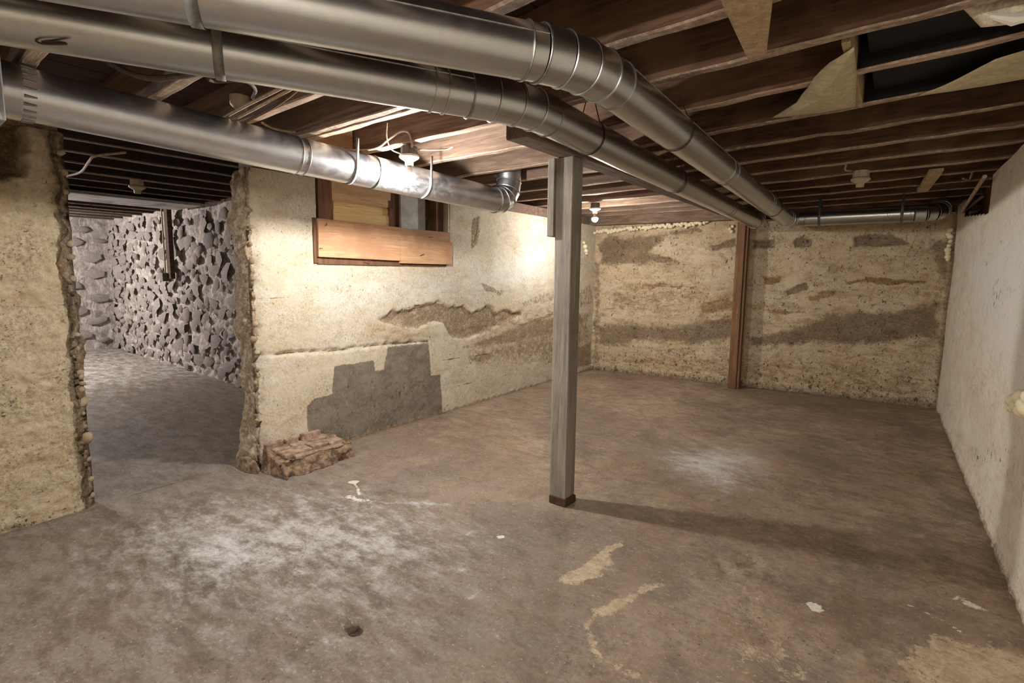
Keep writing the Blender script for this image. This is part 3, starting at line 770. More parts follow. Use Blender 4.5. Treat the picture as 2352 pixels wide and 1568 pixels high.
def wb_attr(s, z, x, y):
    w = fbm(s, z * 1.6, s=7, o=4, seed=81) - 0.5
    A = {k: 0 * s for k in ('flake', 'stain', 'damp', 'line', 'mould', 'pale')}
    for pts in BFL: A['flake'] = np.maximum(A['flake'], soft(sd_poly(s, z, P_back(pts)) + w * 0.04, 0.03))
    for pts, wd, a, k in BST: A[k] = np.maximum(A[k], a * soft(sd_poly(s, z, P_back(pts)) + w * 0.10, wd))
    A['flake'] = np.maximum(A['flake'], 0.66 * np.clip(1 - z / 0.13, 0, 1) ** 0.7)
    A['flake'] = np.maximum(A['flake'], 0.6 * np.exp(-((s - 3.52) / 0.06) ** 2))
    for zz, a in ((1.375, 0.80), (1.08, 0.66), (0.74, 0.66), (0.40, 0.5), (1.62, 0.5)):
        A['line'] = np.maximum(A['line'], a * soft(np.abs(z - zz - 0.01 * w) - 0.003, 0.009))
    # wavy tide marks
    band = np.abs(((z + 0.06 * np.sin(s * 2.1) + 0.10 * w) * 6.3) % 1 - 0.5) * 2
    A['stain'] = np.maximum(A['stain'], 0.44 * np.clip(1.4 - 3 * band, 0, 1) * (z < 1.15) * (z > 0.05))
    A['pale'] = np.maximum(A['pale'], 0.55 * soft(np.abs(z - 1.28) - 0.12, 0.2) * (s > 1.1))
    A['pale'] = np.maximum(A['pale'], 0.5 * np.clip(1.5 - 3 * np.abs(band - 0.6), 0, 1) * (z < 1.2))
    A['mould'] = 0.34 + 0.10 * np.clip(1 - z / 0.4, 0, 1)
    return A
prof = [(q, backY(q), bn[0], bn[1], q) for q in np.linspace(-0.03, 3.68, 330)]
wall_back = wall_sweep('wall_back', prof, np.linspace(0, WT, 165), M_back, wb_disp, wb_attr,
    'tan stained back concrete wall with wavy brown tide marks and eroded bands')
mb = MB(); mb.add([(-0.3, backY(-0.3) + 0.2, 0), (3.9, backY(3.9) + 0.2, 0), (3.9, backY(3.9) + 0.2, WT), (-0.3, backY(-0.3) + 0.2, WT), (-0.3, backY(-0.3) + 0.25, 0), (3.9, backY(3.9) + 0.25, 0), (3.9, backY(3.9) + 0.25, WT), (-0.3, backY(-0.3) + 0.25, WT)],
    [(0, 1, 2, 3), (7, 6, 5, 4), (0, 4, 5, 1), (3, 2, 6, 7), (0, 3, 7, 4), (1, 5, 6, 2)]); mb.build('back_face', M_plain_wall, wall_back)

# ---- right wall
def rX(Y): return 3.60 - 0.0203 * Y
RNOT = P_right([(2214, 545), (2216, 500), (2245, 420), (2265, 385), (2268, 470), (2258, 500), (2236, 512), (2220, 545)])
def wr_disp(s, z, x, y):
    d = (fbm(s, z, s=2.2, o=3, seed=91) - 0.5) * 0.018 + (fbm(s, z, s=22, o=3, seed=92) - 0.5) * 0.0025
    return d + 0.015 * np.clip(1 - z / 0.07, 0, 1) * fbm(s, z, s=16, o=3, seed=93)
def wr_attr(s, z, x, y):
    w = fbm(s, z, s=6, o=4, seed=95) - 0.5
    A = {k: 0 * s for k in ('flake', 'stain', 'damp', 'line', 'mould', 'pale')}
    A['flake'] = np.maximum(0.62 * np.clip(1 - z / 0.10, 0, 1), 0.45 * soft(np.abs(z - 1.86) - 0.02 + w * 0.05, 0.05))
    A['stain'] = np.maximum(0.44 * np.clip(1 - z / 0.55, 0, 1), 0.40 * np.exp(-((s - 3.95) / 0.35) ** 2))
    A['stain'] = np.maximum(A['stain'], 0.46 * soft(sd_poly(s, z, P_right([(2200, 800), (2280, 760), (2290, 1000), (2220, 980)])) + w * 0.3, 0.3))
    m = 0 * s
    for pts, wd, a in (([(2240, 640), (2262, 560), (2330, 500), (2330, 520), (2275, 590), (2250, 690)], 0.15, 0.42),
                       ([(2240, 690), (2300, 640), (2352, 560), (2352, 600), (2300, 700), (2250, 760)], 0.15, 0.40),
                       ([(2200, 1010), (2290, 1000), (2352, 1010), (2352, 1240), (2290, 1120), (2230, 1090)], 0.12, 0.44),
                       ([(2310, 1180), (2352, 1130), (2400, 1300), (2352, 1290)], 0.10, 0.5), ([(2270, 650), (2300, 640), (2290, 720), (2275, 720)], 0.05, 0.46)):
        m = np.maximum(m, a * soft(sd_poly(s, z, P_right(pts)) + w * 0.2, wd))
    A['mould'] = np.maximum(m + 0.05, 0.27)
    for zz, a in ((1.07, 0.66), (0.5, 0.45)): A['line'] = np.maximum(A['line'], a * soft(np.abs(z - zz - 0.02 * w) - 0.003, 0.008))
    for pts in ([(2160, 905), (2185, 940), (2230, 1000), (2270, 1100)], [(2275, 585), (2310, 580), (2340, 575)]):
        A['line'] = np.maximum(A['line'], 0.5 * soft(sd_line(s, z, P_right(pts)) - 0.003, 0.008))
    A['pale'] = 0.75 * soft(sd_poly(s, z, P_right([(2220, 560), (2352, 400), (2500, 300), (2500, 800), (2352, 1000), (2270, 900), (2225, 720)])) + w * 0.3, 0.35)
    return A
prof = [(rX(q), q, -1, 0, q) for q in np.concatenate([np.linspace(4.15, -1.0, 300), np.linspace(-1.0, -3.6, 60)[1:]])]
RN = (2.30, 3.55, 1.67)
wall_right = wall_sweep('wall_right', prof, np.linspace(0, 1.92, 150), M_right, wr_disp, wr_attr,
    'white limewashed concrete wall with dark mould specks and soft yellow base', hole=lambda s, z: (s > RN[0]) & (s < RN[1]) & (z > RN[2] + 0.10 * (s - 2.3) / 1.25))
mb = MB(); mb.box((3.72, -3.6, 0), (3.75, 4.4, 1.92)); mb.build('back_face', M_plain_wall, wall_right)
# recess in the top of the right wall
mb = MB(); mb.box((3.64, 2.22, 1.60), (3.655, 3.66, 2.0)); mb.build('recess_panel', M_stud, wall_right)

# ---- rear wall behind the camera and the walls of the room beyond the doorway
def simple_wall(name, a, b, nrm, h, mat, label, n=60):
    t = np.linspace(0, 1, n)
    pr = [(a[0] + (b[0] - a[0]) * k, a[1] + (b[1] - a[1]) * k, nrm[0], nrm[1], k * math.hypot(b[0] - a[0], b[1] - a[1])) for k in t]
    return wall_sweep(name, pr, np.linspace(0, h, 40), mat, lambda s, z, x, y: (fbm(s, z, s=5, o=3, seed=99) - 0.5) * 0.02,
                      lambda s, z, x, y: {'stain': 0.3 + 0 * s}, label)
simple_wall('wall_rear', (3.75, -3.55), (-0.2, -3.55), (0, 1), 2.16, M_plain_wall, 'plain concrete wall behind the camera position')
simple_wall('wall_beyond_side', (-0.3, -3.55), (-6.8, -3.55), (0, 1), 2.16, M_plain_wall, 'plain concrete side wall of the room beyond the doorway')

# ---- rubble walls of the room beyond the doorway
def rubble_stone(seed, n1=9, n2=4):
    r = np.random.default_rng(seed)
    bm = bmesh.new()
    bmesh.ops.create_icosphere(bm, subdivisions=1, radius=1.0)
    for v in bm.verts:
        k = 1 + r.normal(0, 0.16)
        v.co = Vector((v.co.x * k, v.co.y * k, v.co.z * k))
    bmesh.ops.delete(bm, geom=[v for v in bm.verts if v.co.y > 0.45], context='VERTS')
    me = bpy.data.meshes.new('rubble_stone'); bm.to_mesh(me); bm.free()
    me.polygons.foreach_set('use_smooth', [True] * len(me.polygons))
    return me
stone_meshes = [rubble_stone(100 + i) for i in range(10)]
for m in stone_meshes: m.materials.append(M_stone)
SY = 0.20
xs = np.linspace(-6.75, -0.24, 330)
prof = [(q, SY, 0, -1, q) for q in xs]
def ws_disp(s, z, x, y):
    r1 = np.abs(fbm(s, z * 1.0, s=7, o=4, seed=101) - 0.5) * 0.12
    return r1 + (fbm(s, z, s=28, o=3, seed=102) - 0.5) * 0.035 - 0.02
wall_stone = wall_sweep('wall_stone', prof, np.linspace(0, 1.99, 130), M_mortar, ws_disp, lambda s, z, x, y: {'stain': 0 * s},
    'grey rubble stone wall smeared with pale mortar beyond the doorway')
pts = []
tries = 0
while len(pts) < 285 and tries < 26000:
    tries += 1
    r_ = random.uniform(0.045, 0.105)
    q = (random.uniform(-6.6, -1.6), random.uniform(0.03, 1.9), r_)
    if all((q[0] - p[0]) ** 2 + (q[1] - p[1]) ** 2 * 1.3 > (0.86 * (q[2] + p[2])) ** 2 for p in pts): pts.append(q)
for q in pts:
    sx = q[2] * random.uniform(0.9, 1.35)
    mobj('stone', random.choice(stone_meshes), wall_stone, (q[0], SY - 0.026, q[1]), (random.uniform(-.2, .2), random.uniform(-.5, .5), random.uniform(-.2, .2)),
         (sx, random.uniform(0.022, 0.040), q[2] * random.uniform(0.75, 1.1)))
FX = -6.62
prof = [(FX, q, 1, 0, q) for q in np.linspace(0.3, -3.6, 130)]
wall_far = wall_sweep('wall_far', prof, np.linspace(0, 1.99, 90), M_mortar, lambda s, z, x, y: ws_disp(s, z, x, y) * 0.5, lambda s, z, x, y: {'stain': 0 * s},
    'dark rubble stone end wall of the room beyond the doorway')
for zz, yy_, w_ in ((1.62, -0.20, 0.13), (1.40, -0.03, 0.14), (1.17, -0.02, 0.15), (1.66, 0.08, 0.08), (1.0, -0.25, 0.12), (0.8, 0.0, 0.14), (0.62, -0.22, 0.12), (0.45, -0.02, 0.13), (0.25, -0.2, 0.12), (0.15, 0.05, 0.1), (1.82, -0.1, 0.1), (0.9, -0.5, 0.14), (1.4, -0.55, 0.14), (0.5, -0.6, 0.13)):
    mobj('stone', random.choice(stone_meshes), wall_far, (FX + 0.03, yy_, zz), (0, random.uniform(-.3, .3), math.radians(90)), (w_, 0.03, w_ * 0.52))

# ---- cobbles standing out of the broken wall ends
def cobble_mesh(seed):
    r = np.random.default_rng(seed)
    bm = bmesh.new(); bmesh.ops.create_icosphere(bm, subdivisions=1, radius=1.0)
    for v in bm.verts: v.co *= 1 + r.normal(0, 0.07)
    me = bpy.data.meshes.new('cobble'); bm.to_mesh(me); bm.free()
    me.polygons.foreach_set('use_smooth', [True] * len(me.polygons)); me.materials.append(M_cobble); return me
cob = [cobble_mesh(300 + i) for i in range(6)]
def cobble(parent, x, y, z, r):
    mobj('cobble', random.choice(cob), parent, (x, y, z), (random.uniform(0, 3), random.uniform(-.4, .4), random.uniform(0, 3)), (r * random.uniform(0.95, 1.2), r * random.uniform(0.9, 1.15), r * random.uniform(0.7, 0.95)))
for pxl, pyl, r in ((206, 854, .017), (200, 864, .020), (204, 880, .014), (195, 895, .016), (190, 925, .024), (207, 920, .013), (209, 948, .013), (215, 977, .016), (208, 1005, .026), (196, 1015, .016), (214, 1055, .016), (222, 1100, .018), (188, 856, .014), (192, 768, .014), (195, 800, .013),
                    (170, 560, .018), (178, 590, .015), (152, 440, .018), (148, 395, .022), (146, 350, .016), (186, 640, .014), (196, 740, .015), (226, 1135, .017), (182, 1000, .013), (200, 1040, .014)):
    p = hit(pxl, pyl, 0, -0.155)
    cobble(wall_pier, p[0] - 0.02, min(p[1], PY1 - 0.018) - random.uniform(0, 0.012), p[2], r * random.uniform(0.9, 1.5))
for pxl, pyl, r in ((590, 720, .020), (584, 745, .022), (586, 690, .016), (580, 780, .024), (588, 810, .018), (590, 850, .016), (584, 880, .018), (575, 600, .022), (572, 560, .018), (566, 480, .028), (578, 640, .018), (582, 920, .016), (580, 960, .016), (586, 1000, .018), (574, 520, .016), (592, 765, .014)):
    p = hit(pxl, pyl, 1, JY - 0.0)
    if -0.3 < p[0] < 0.03: cobble(wall_left, p[0] - 0.01, p[1] + 0.010, p[2], r)
    else: cobble(wall_left, -0.05, JY + 0.005, p[2], r)

# ------------------------------------------------------------------ ceiling: subfloor boards, joists, braces
mb = MB(); mb.box((-6.9, -3.7, J + JH + 0.022), (3.9, 4.5, J + JH + 0.05))
ceiling = mb.build('ceiling', M_dark)
tag(ceiling, 'open joist ceiling of dark old floor boards', 'ceiling', kind='structure')
k = 0
xx = -0.2
while xx < 3.7:
    w_ = random.uniform(0.118, 0.135)
    mb = MB(); mb.box((xx, -3.65, J + JH + random.uniform(0, .004)), (xx + w_ - 0.004, 4.3, J + JH + 0.024)); mb.build('subfloor_board', M_sub, ceiling)
    xx += w_
mb = MB(); mb.box((-6.8, -3.65, J + JH), (-0.22, 0.35, J + JH + 0.02)); mb.build('subfloor_panel', M_tar, ceiling)
# left-hand joists
LJ = [-3.35, -2.95, -2.55, -2.17, -1.78, -1.38, -0.99, -0.63, -0.25, 0.18, 0.63, 1.02, 1.46, 1.90, 2.33, 2.74, 3.14, 3.52]
for i, s in enumerate(LJ):
    w_ = 0.05
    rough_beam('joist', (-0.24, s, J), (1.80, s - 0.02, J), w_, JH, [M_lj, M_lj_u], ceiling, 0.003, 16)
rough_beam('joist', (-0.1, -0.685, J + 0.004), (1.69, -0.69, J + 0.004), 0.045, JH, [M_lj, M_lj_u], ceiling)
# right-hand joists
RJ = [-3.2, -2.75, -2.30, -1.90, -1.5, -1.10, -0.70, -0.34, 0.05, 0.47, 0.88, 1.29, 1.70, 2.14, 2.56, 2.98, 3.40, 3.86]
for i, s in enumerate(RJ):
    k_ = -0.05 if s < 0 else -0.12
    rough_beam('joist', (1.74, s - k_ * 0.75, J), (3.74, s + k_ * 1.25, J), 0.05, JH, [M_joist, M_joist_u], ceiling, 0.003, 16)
# joists of the room beyond the doorway run the other way
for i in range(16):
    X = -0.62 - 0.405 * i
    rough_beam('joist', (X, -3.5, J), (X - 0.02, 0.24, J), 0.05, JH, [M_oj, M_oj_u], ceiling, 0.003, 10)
# header/sill plates on the walls
def plank(name, a, b, mat, parent, jit=0.0015):
    m_ = MB(); m_.box(a, b, jit); return m_.build(name, mat, parent, bevel=0.003)
plank('sill_plate', (-0.22, 0.95, WT), (-0.02, 3.6, J - 0.002), M_lj, ceiling)
plank('sill_plate', (-0.22, JY + 0.06, WT), (-0.03, -0.34, J - 0.002), M_lj, ceiling)
plank('sill_plate', (-0.38, -3.5, 1.9), (-0.17, PY1 - 0.03, J - 0.002), M_lj, ceiling)
plank('sill_plate', (3.64, -3.5, 1.92), (3.74, 4.2, J - 0.002), M_joist, ceiling)
mb = MB()
for (x0, x1, z0, z1, dy) in ((-0.2, 1.72, WT - 0.002, WT + 0.16, -0.12),):
    mb.add([(x0, backY(x0) + dy, z0), (x1, backY(x1) + dy, z0), (x1, backY(x1) + 0.1, z0), (x0, backY(x0) + 0.1, z0), (x0, backY(x0) + dy, z1), (x1, backY(x1) + dy, z1), (x1, backY(x1) + 0.1, z1), (x0, backY(x0) + 0.1, z1)],
           [(0, 3, 2, 1), (4, 5, 6, 7), (0, 1, 5, 4), (1, 2, 6, 5), (2, 3, 7, 6), (3, 0, 4, 7)])
mb.build('header', M_lj, ceiling)
mb = MB()
x0, x1, z0, z1, dy = 1.72, 3.75, WT - 0.002, J + JH, 0.03
mb.add([(x0, backY(x0) + dy, z0), (x1, backY(x1) + dy, z0), (x1, backY(x1) + 0.1, z0), (x0, backY(x0) + 0.1, z0), (x0, backY(x0) + dy, z1), (x1, backY(x1) + dy, z1), (x1, backY(x1) + 0.1, z1), (x0, backY(x0) + 0.1, z1)],
       [(0, 3, 2, 1), (4, 5, 6, 7), (0, 1, 5, 4), (1, 2, 6, 5), (2, 3, 7, 6), (3, 0, 4, 7)])
mb.build('header', M_joist, ceiling)
# diagonal bridging between joists
def brace(P, Q, w, h, mat=M_brace):
    return rough_beam('brace', P, Q, w, h, [mat], ceiling, 0.003, 4)
# tapered board nailed flat under two joists
b_ = [hit(*q, 2, J - 0.034) for q in ((1596, -120), (1790, -120), (1760, 128), (1716, 136))]
m_ = MB(); m_.add([tuple(q) for q in b_] + [(q[0], q[1], J - 0.004) for q in b_], [(3, 2, 1, 0), (4, 5, 6, 7), (0, 1, 5, 4), (1, 2, 6, 5), (2, 3, 7, 6), (3, 0, 4, 7)])
m_.build('brace', M_brace, ceiling, bevel=0.004)
brace(hit(2152, 396, 2, J - 0.028), hit(2119, 440, 2, J - 0.034), 0.075, 0.025)
brace((2.05, 0.50, J + 0.15), (2.05, 0.84, J + 0.0), 0.05, 0.03)
brace((2.0, 0.84, J + 0.15), (2.05, 0.5, J + 0.0), 0.05, 0.03)
# blocking between two joists, whose underside carries the torn sheet
plank('blocking', (2.925, -0.31, J), (2.950, 0.44, J + 0.16), M_brace, ceiling)
mb = MB(); mb.box((2.985, -0.30, J + 0.05), (3.62, 0.0, J + 0.06)); mb.box((2.985, 0.06, J + 0.05), (3.62, 0.40, J + 0.06)); mb.build('tar_paper', M_tar, ceiling)
for sy_ in (0.05, 0.47):
    m_ = MB(); q_ = [(2.955, sy_ - 0.090), (3.62, sy_ - 0.170)]; m_.add([(q_[0][0], q_[0][1], J + 0.006), (q_[1][0], q_[1][1], J + 0.006), (q_[1][0], q_[1][1], J + 0.16), (q_[0][0], q_[0][1], J + 0.16), (q_[0][0], q_[0][1] + .004, J + 0.006), (q_[1][0], q_[1][1] + .004, J + 0.006), (q_[1][0], q_[1][1] + .004, J + 0.16), (q_[0][0], q_[0][1] + .004, J + 0.16)], [(0, 1, 2, 3), (7, 6, 5, 4), (0, 4, 5, 1), (3, 2, 6, 7), (0, 3, 7, 4), (1, 5, 6, 2)]); m_.build('tar_paper', M_tar, ceiling)
# pale new timber block beside the double joist
plank('blocking', (0.36, -0.62, J - 0.005), (0.40, -0.30, J + 0.19), M_plankB, ceiling)

# ------------------------------------------------------------------ main beam and posts
beam = rough_beam('support_beam', (1.755, -0.42, BEAMZ), (1.755, backY(1.755) + 0.02, BEAMZ), 0.115, J - BEAMZ, [M_beam], None, 0.002, 20)
tag(beam, 'dark timber beam under the joists carried by two posts', 'beam')

pc = hit(1287, 1148, 2, 0)
front = empty('support_post', (1.745, 0.045, 0)); tag(front, 'grey painted square wooden post standing mid floor', 'post')
def child_box(name, a, b, mat, parent, bevel=0.003, jit=0.0):
    m_ = MB(); loc = np.array(parent.location)
    m_.box(np.array(a) - loc, np.array(b) - loc, jit); return m_.build(name, mat, parent, bevel=bevel)
child_box('shaft', (1.695, -0.005, 0.042), (1.795, 0.095, BEAMZ), M_post, front, 0.004)
child_box('plinth', (1.689, -0.010, 0.0), (1.801, 0.100, 0.046), M_postbase, front, 0.006, 0.003)
child_box('side_cleat', (1.655, -0.02, 1.44), (1.695, 0.10, BEAMZ), M_post, front, 0.003)
rear = empty('support_post', (1.746, 3.67, 0)); tag(rear, 'brown wooden post close to the stained back wall', 'post')
child_box('shaft', (1.70, 3.62, 0), (1.785, 3.705, BEAMZ), M_bpost, rear, 0.004)
child_box('side_board', (1.787, 3.64, 0.0), (1.812, 3.72, BEAMZ - 0.02), M_stud, rear, 0.002)

# ------------------------------------------------------------------ ducts
def ring_pts(c, d, r, n=36):
    d = np.array(d, float); d /= np.linalg.norm(d)
    x = np.cross(d, [0, 0, 1.0])
    if np.linalg.norm(x) < 1e-3: x = np.cross(d, [0, 1.0, 0])
    x /= np.linalg.norm(x); y = np.cross(x, d)
    return [np.array(c) + r * (x * math.cos(2 * math.pi * i / n) + y * math.sin(2 * math.pi * i / n)) for i in range(n)]
def bead(parent, c, d, r, mat, rr=0.003, name='bead'):
    m_ = MB(); m_.tube(ring_pts(c, d, r, 36), rr, 6, closed=True); return m_.build(name, mat, parent, smooth=True)
def pipe(parent, pts, r, mat, name='pipe_section', n=40):
    m_ = MB(); m_.tube(pts, r, n, caps=False); return m_.build(name, mat, parent, smooth=True)
def elbow(parent, P, C, Q, r, mat, k=4, crimp=True):
    """gored elbow from P round the corner C to Q"""
    P, C, Q = map(lambda a: np.array(a, float), (P, C, Q))
    pts = [(1 - t) ** 2 * P + 2 * t * (1 - t) * C + t * t * Q for t in np.linspace(0, 1, k + 1)]
    prev = None
    for i in range(k):
        a, b = pts[i], pts[i + 1]
        d0 = (pts[i + 1] - pts[i - 1]) if i else (pts[1] - pts[0])
        m_ = MB()
        m_.tube([a - (b - a) * 0.02, a, b], [r * 1.015, r * 1.015, r * 1.015], 40, caps=False)
        m_.build('elbow_gore', mat, parent, smooth=True)
        bead(parent, a, d0, r * 1.03, M_seam if i == 0 else mat, 0.0035)
    bead(parent, pts[-1], pts[-1] - pts[-2], r * 1.02, M_seam, 0.003)
def seam(parent, a, b, r, ang, mat):
    a, b = np.array(a, float), np.array(b, float)
    d = (b - a) / np.linalg.norm(b - a)
    x = np.cross(d, [0, 0, 1.0]); x /= np.linalg.norm(x); y = np.cross(x, d)
    o = r * (x * math.cos(ang) + y * math.sin(ang))
    m_ = MB(); m_.tube([a + o, b + o], 0.0025, 6); return m_.build('lock_seam', mat, parent, smooth=True)
def strap(parent, c, d, r, top, mat, w=0.022, name='hanger_strap', a0=-0.15, a1=math.pi + 0.15):
    """flat band under the pipe, both ends taken up to height top"""
    c = np.array(c, float); d = np.array(d, float); d /= np.linalg.norm(d)
    x = np.cross(d, [0, 0, 1.0]); x /= np.linalg.norm(x); z = np.cross(x, d)
    path = [c + x * (r + 0.003) + z * (top - c[2])] if top else []
    for i in range(25):
        a = a0 - 0 + (a1 - a0) * i / 24
        path.append(c + (r + 0.003) * (x * math.cos(a) - z * math.sin(a)))
    if top: path.append(c - x * (r + 0.003) + z * (top - c[2]))
    v, f = [], []
    for p in path: v += [p - d * w / 2, p + d * w / 2]
    for i in range(len(path) - 1): f.append((2 * i, 2 * i + 1, 2 * i + 3, 2 * i + 2))
    o = mesh_from(name, v, f, mat, smooth=True, parent=parent)
    m_ = o.modifiers.new('thick', 'SOLIDIFY'); m_.thickness = 0.0016; m_.offset = 1
    return o
def wire_loop(parent, c, d, r, top, name='hanger_wire'):
    c = np.array(c, float); d = np.array(d, float); d /= np.linalg.norm(d)
    x = np.cross(d, [0, 0, 1.0]); x /= np.linalg.norm(x); z = np.cross(x, d)
    path = [np.array([c[0], c[1], top]) + x * 0.01]
    for i in range(29):
        a = -0.9 + (math.pi + 1.8) * i / 28
        path.append(c + (r + 0.003) * (x * math.cos(a) - z * math.sin(a)))
    path.append(np.array([c[0], c[1], top]) - x * 0.01)
    m_ = MB(); m_.tube(path, 0.0022, 6); return m_.build(name, M_wire, parent, smooth=True)
RA = 0.071
ductA = empty('round_duct', (2.37, -0.9, 1.835)); ductB = empty('round_duct', (2.03, -0.8, 1.835)); ductC = empty('round_duct', (0.64, -1.8, 1.86))
for o in (ductA, ductB, ductC): o.location = (0, 0, 0)
tag(ductA, 'uppermost galvanised round duct bending past the right side with a branch on the back wall', 'duct', 'galvanised ducts')
tag(ductB, 'middle galvanised round duct running along the dark beam', 'duct', 'galvanised ducts')
tag(ductC, 'bright galvanised duct crossing the doorway and hanging behind the near bulb', 'duct', 'galvanised ducts')
def lerp(a, b, t): return np.array(a, float) * (1 - t) + np.array(b, float) * t
# duct A
A0, A1, AC, A2 = (0.855, -3.50, 1.835), (2.31, -1.06, 1.835), (2.385, -0.935, 1.835), (2.375, -0.74, 1.835)
A3 = (2.235, 3.16, 1.80)
pipe(ductA, [A0, lerp(A0, A1, .45)], RA, M_galv); pipe(ductA, [lerp(A0, A1, .445), A1], RA * 0.99, M_galv)
elbow(ductA, A1, AC, A2, RA, M_galv, 4)
bead(ductA, lerp(A0, A1, .985), np.subtract(A1, A0), RA * 1.02, M_seam)
m1, m2 = lerp(A2, A3, .36), lerp(A2, A3, .70)
pipe(ductA, [A2, m1], RA, M_galv); pipe(ductA, [m1, m2], RA * 0.985, M_galv); pipe(ductA, [m2, A3], RA, M_galv)
dA = np.subtract(A3, A2)
for t in (.36, .385, .70, .72): bead(ductA, lerp(A2, A3, t), dA, RA * 1.01, M_seam, 0.002)
seam(ductA, A2, m1, RA, math.radians(35), M_seam); seam(ductA, m1, A3, RA, math.radians(215), M_seam); seam(ductA, A0, A1, RA, math.radians(20), M_seam)
D1 = (2.36, 3.37, 1.80); D2 = (3.19, 3.37, 1.80)
elbow(ductA, A3, (2.225, 3.37, 1.80), D1, RA, M_galv, 4)
pipe(ductA, [D1, lerp(D1, D2, .78)], RA * 0.99, M_galv); pipe(ductA, [lerp(D1, D2, .775), D2], RA, M_galv)
for t in (.78, .80, .97): bead(ductA, lerp(D1, D2, t), (1, 0, 0), RA * 1.02, M_galv, 0.0025)
elbow(ductA, D2, (3.36, 3.37, 1.80), (3.37, 3.52, 1.84), RA, M_galv, 4)
pipe(ductA, [(3.37, 3.515, 1.84), (3.375, 3.96, 1.94)], RA, M_galv)
strap(ductA, lerp(D1, D2, .16), (1, 0, 0), RA, J, M_strap)
strap(ductA, lerp(D1, D2, .90), (1, 0, 0), RA, J, M_strap)
strap(ductA, lerp(A0, A1, .72), np.subtract(A1, A0), RA, J + 0.05, M_strap, 0.024)
wire_loop(ductA, lerp(A2, A3, .155), dA, RA, J)
wire_loop(ductA, lerp(A2, A3, .80), dA, RA, J)
# duct B
B0, B1, BC, B2, B3 = (0.66, -3.50, 1.835), (1.945, -0.94, 1.835), (2.04, -0.79, 1.835), (2.035, -0.60, 1.835), (1.93, 3.34, 1.80)
pipe(ductB, [B0, lerp(B0, B1, .5)], RA, M_galv); pipe(ductB, [lerp(B0, B1, .495), B1], RA * 0.99, M_galv)
elbow(ductB, B1, BC, B2, RA, M_galv, 4)
for t in (.955, .97): bead(ductB, lerp(B0, B1, t), np.subtract(B1, B0), RA * 1.02, M_galv, 0.003)
m1, m2 = lerp(B2, B3, .36), lerp(B2, B3, .70); dB = np.subtract(B3, B2)
pipe(ductB, [B2, m1], RA, M_galv); pipe(ductB, [m1, m2], RA * 0.985, M_galv); pipe(ductB, [m2, B3], RA, M_galv)
for t in (.36, .38, .70, .72): bead(ductB, lerp(B2, B3, t), dB, RA * 1.01, M_seam, 0.002)
seam(ductB, B2, B3, RA, math.radians(200), M_seam); seam(ductB, B0, B1, RA, math.radians(25), M_seam)
elbow(ductB, B3, (1.93, 3.50, 1.80), (1.93, 3.52, 1.96), RA, M_galv, 4)
strap(ductB, lerp(B0, B1, .75), np.subtract(B1, B0), RA, J + 0.05, M_strap, 0.024)
wire_loop(ductB, lerp(B2, B3, .085), dB, RA, J + 0.05)
wire_loop(ductB, lerp(B2, B3, .37), dB, RA, J)
# duct C
RC = 0.0925
C0, C1 = (0.60, -1.80, 1.862), (0.70, 0.70, 1.787)
dC = np.subtract(C1, C0)
pipe(ductC, [lerp(C0, C1, -.012), lerp(C0, C1, .40)], RC, M_galvC); pipe(ductC, [lerp(C0, C1, .395), lerp(C0, C1, .585)], RC * 0.985, M_galvC); pipe(ductC, [lerp(C0, C1, .58), C1], RC, M_galvC)
for t in (.395, .41): bead(ductC, lerp(C0, C1, t), dC, RC * 1.005, M_galvC, 0.002)
strap(ductC, lerp(C0, C1, .578), dC, RC, None, M_seam, 0.012, 'drawband', 0, 2 * math.pi)
strap(ductC, lerp(C0, C1, .515), dC, RC, J, M_strapw, 0.018)
strap(ductC, lerp(C0, C1, .725), dC, RC, J, M_strapw, 0.018)
elbow(ductC, C1, (0.707, 0.86, 1.782), (0.707, 0.87, 1.94), RC, M_galvC, 4)
pipe(ductC, [(0.707, 0.87, 1.94), (0.707, 0.87, 2.15)], RC, M_galvC)
m_ = MB(); q0, q1, q2 = hit(82, 94, 2, 1.772), hit(98, 100, 2, 1.765), hit(150, 101, 2, 1.768); m_.tube(bez([q0, q1, q2, hit(140, 97, 2, 1.774), hit(96, 95, 2, 1.774)], 6), 0.0025, 6); m_.build('wire_tie', M_wire, ductB, smooth=True)
# take-off collar with crimped edge, and the plenum box
pipe(ductC, [lerp(C0, C1, -.0305), lerp(C0, C1, -.008)], RC * 1.04, M_galv, 'collar')
for i in range(22):
    a = 2 * math.pi * i / 22
    c = lerp(C0, C1, .001); d = dC / np.linalg.norm(dC); x = np.cross(d, [0, 0, 1.0]); x /= np.linalg.norm(x); z = np.cross(x, d)
    p = c + (RC + 0.001) * (x * math.cos(a) + z * math.sin(a))
    m_ = MB(); m_.tube([p - d * 0.02, p + d * 0.014], [0.006, 0.003], 6); m_.build('crimp', M_seam, ductC, smooth=True)
plen = empty('duct_plenum', (0.62, -2.2, 1.7)); tag(plen, 'grey sheet metal duct box at the left picture edge', 'plenum box')
child_box('casing', (0.455, -2.55, 1.735), (0.738, -1.89, 1.950), M_galv, plen, 0.004)
child_box('flange', (0.445, -1.895, 1.728), (0.748, -1.880, 1.957), M_strapw, plen, 0.004)
child_box('branch_neck', (0.50, -2.5, 1.62), (0.70, -1.95, 1.735), M_galv, plen, 0.004)

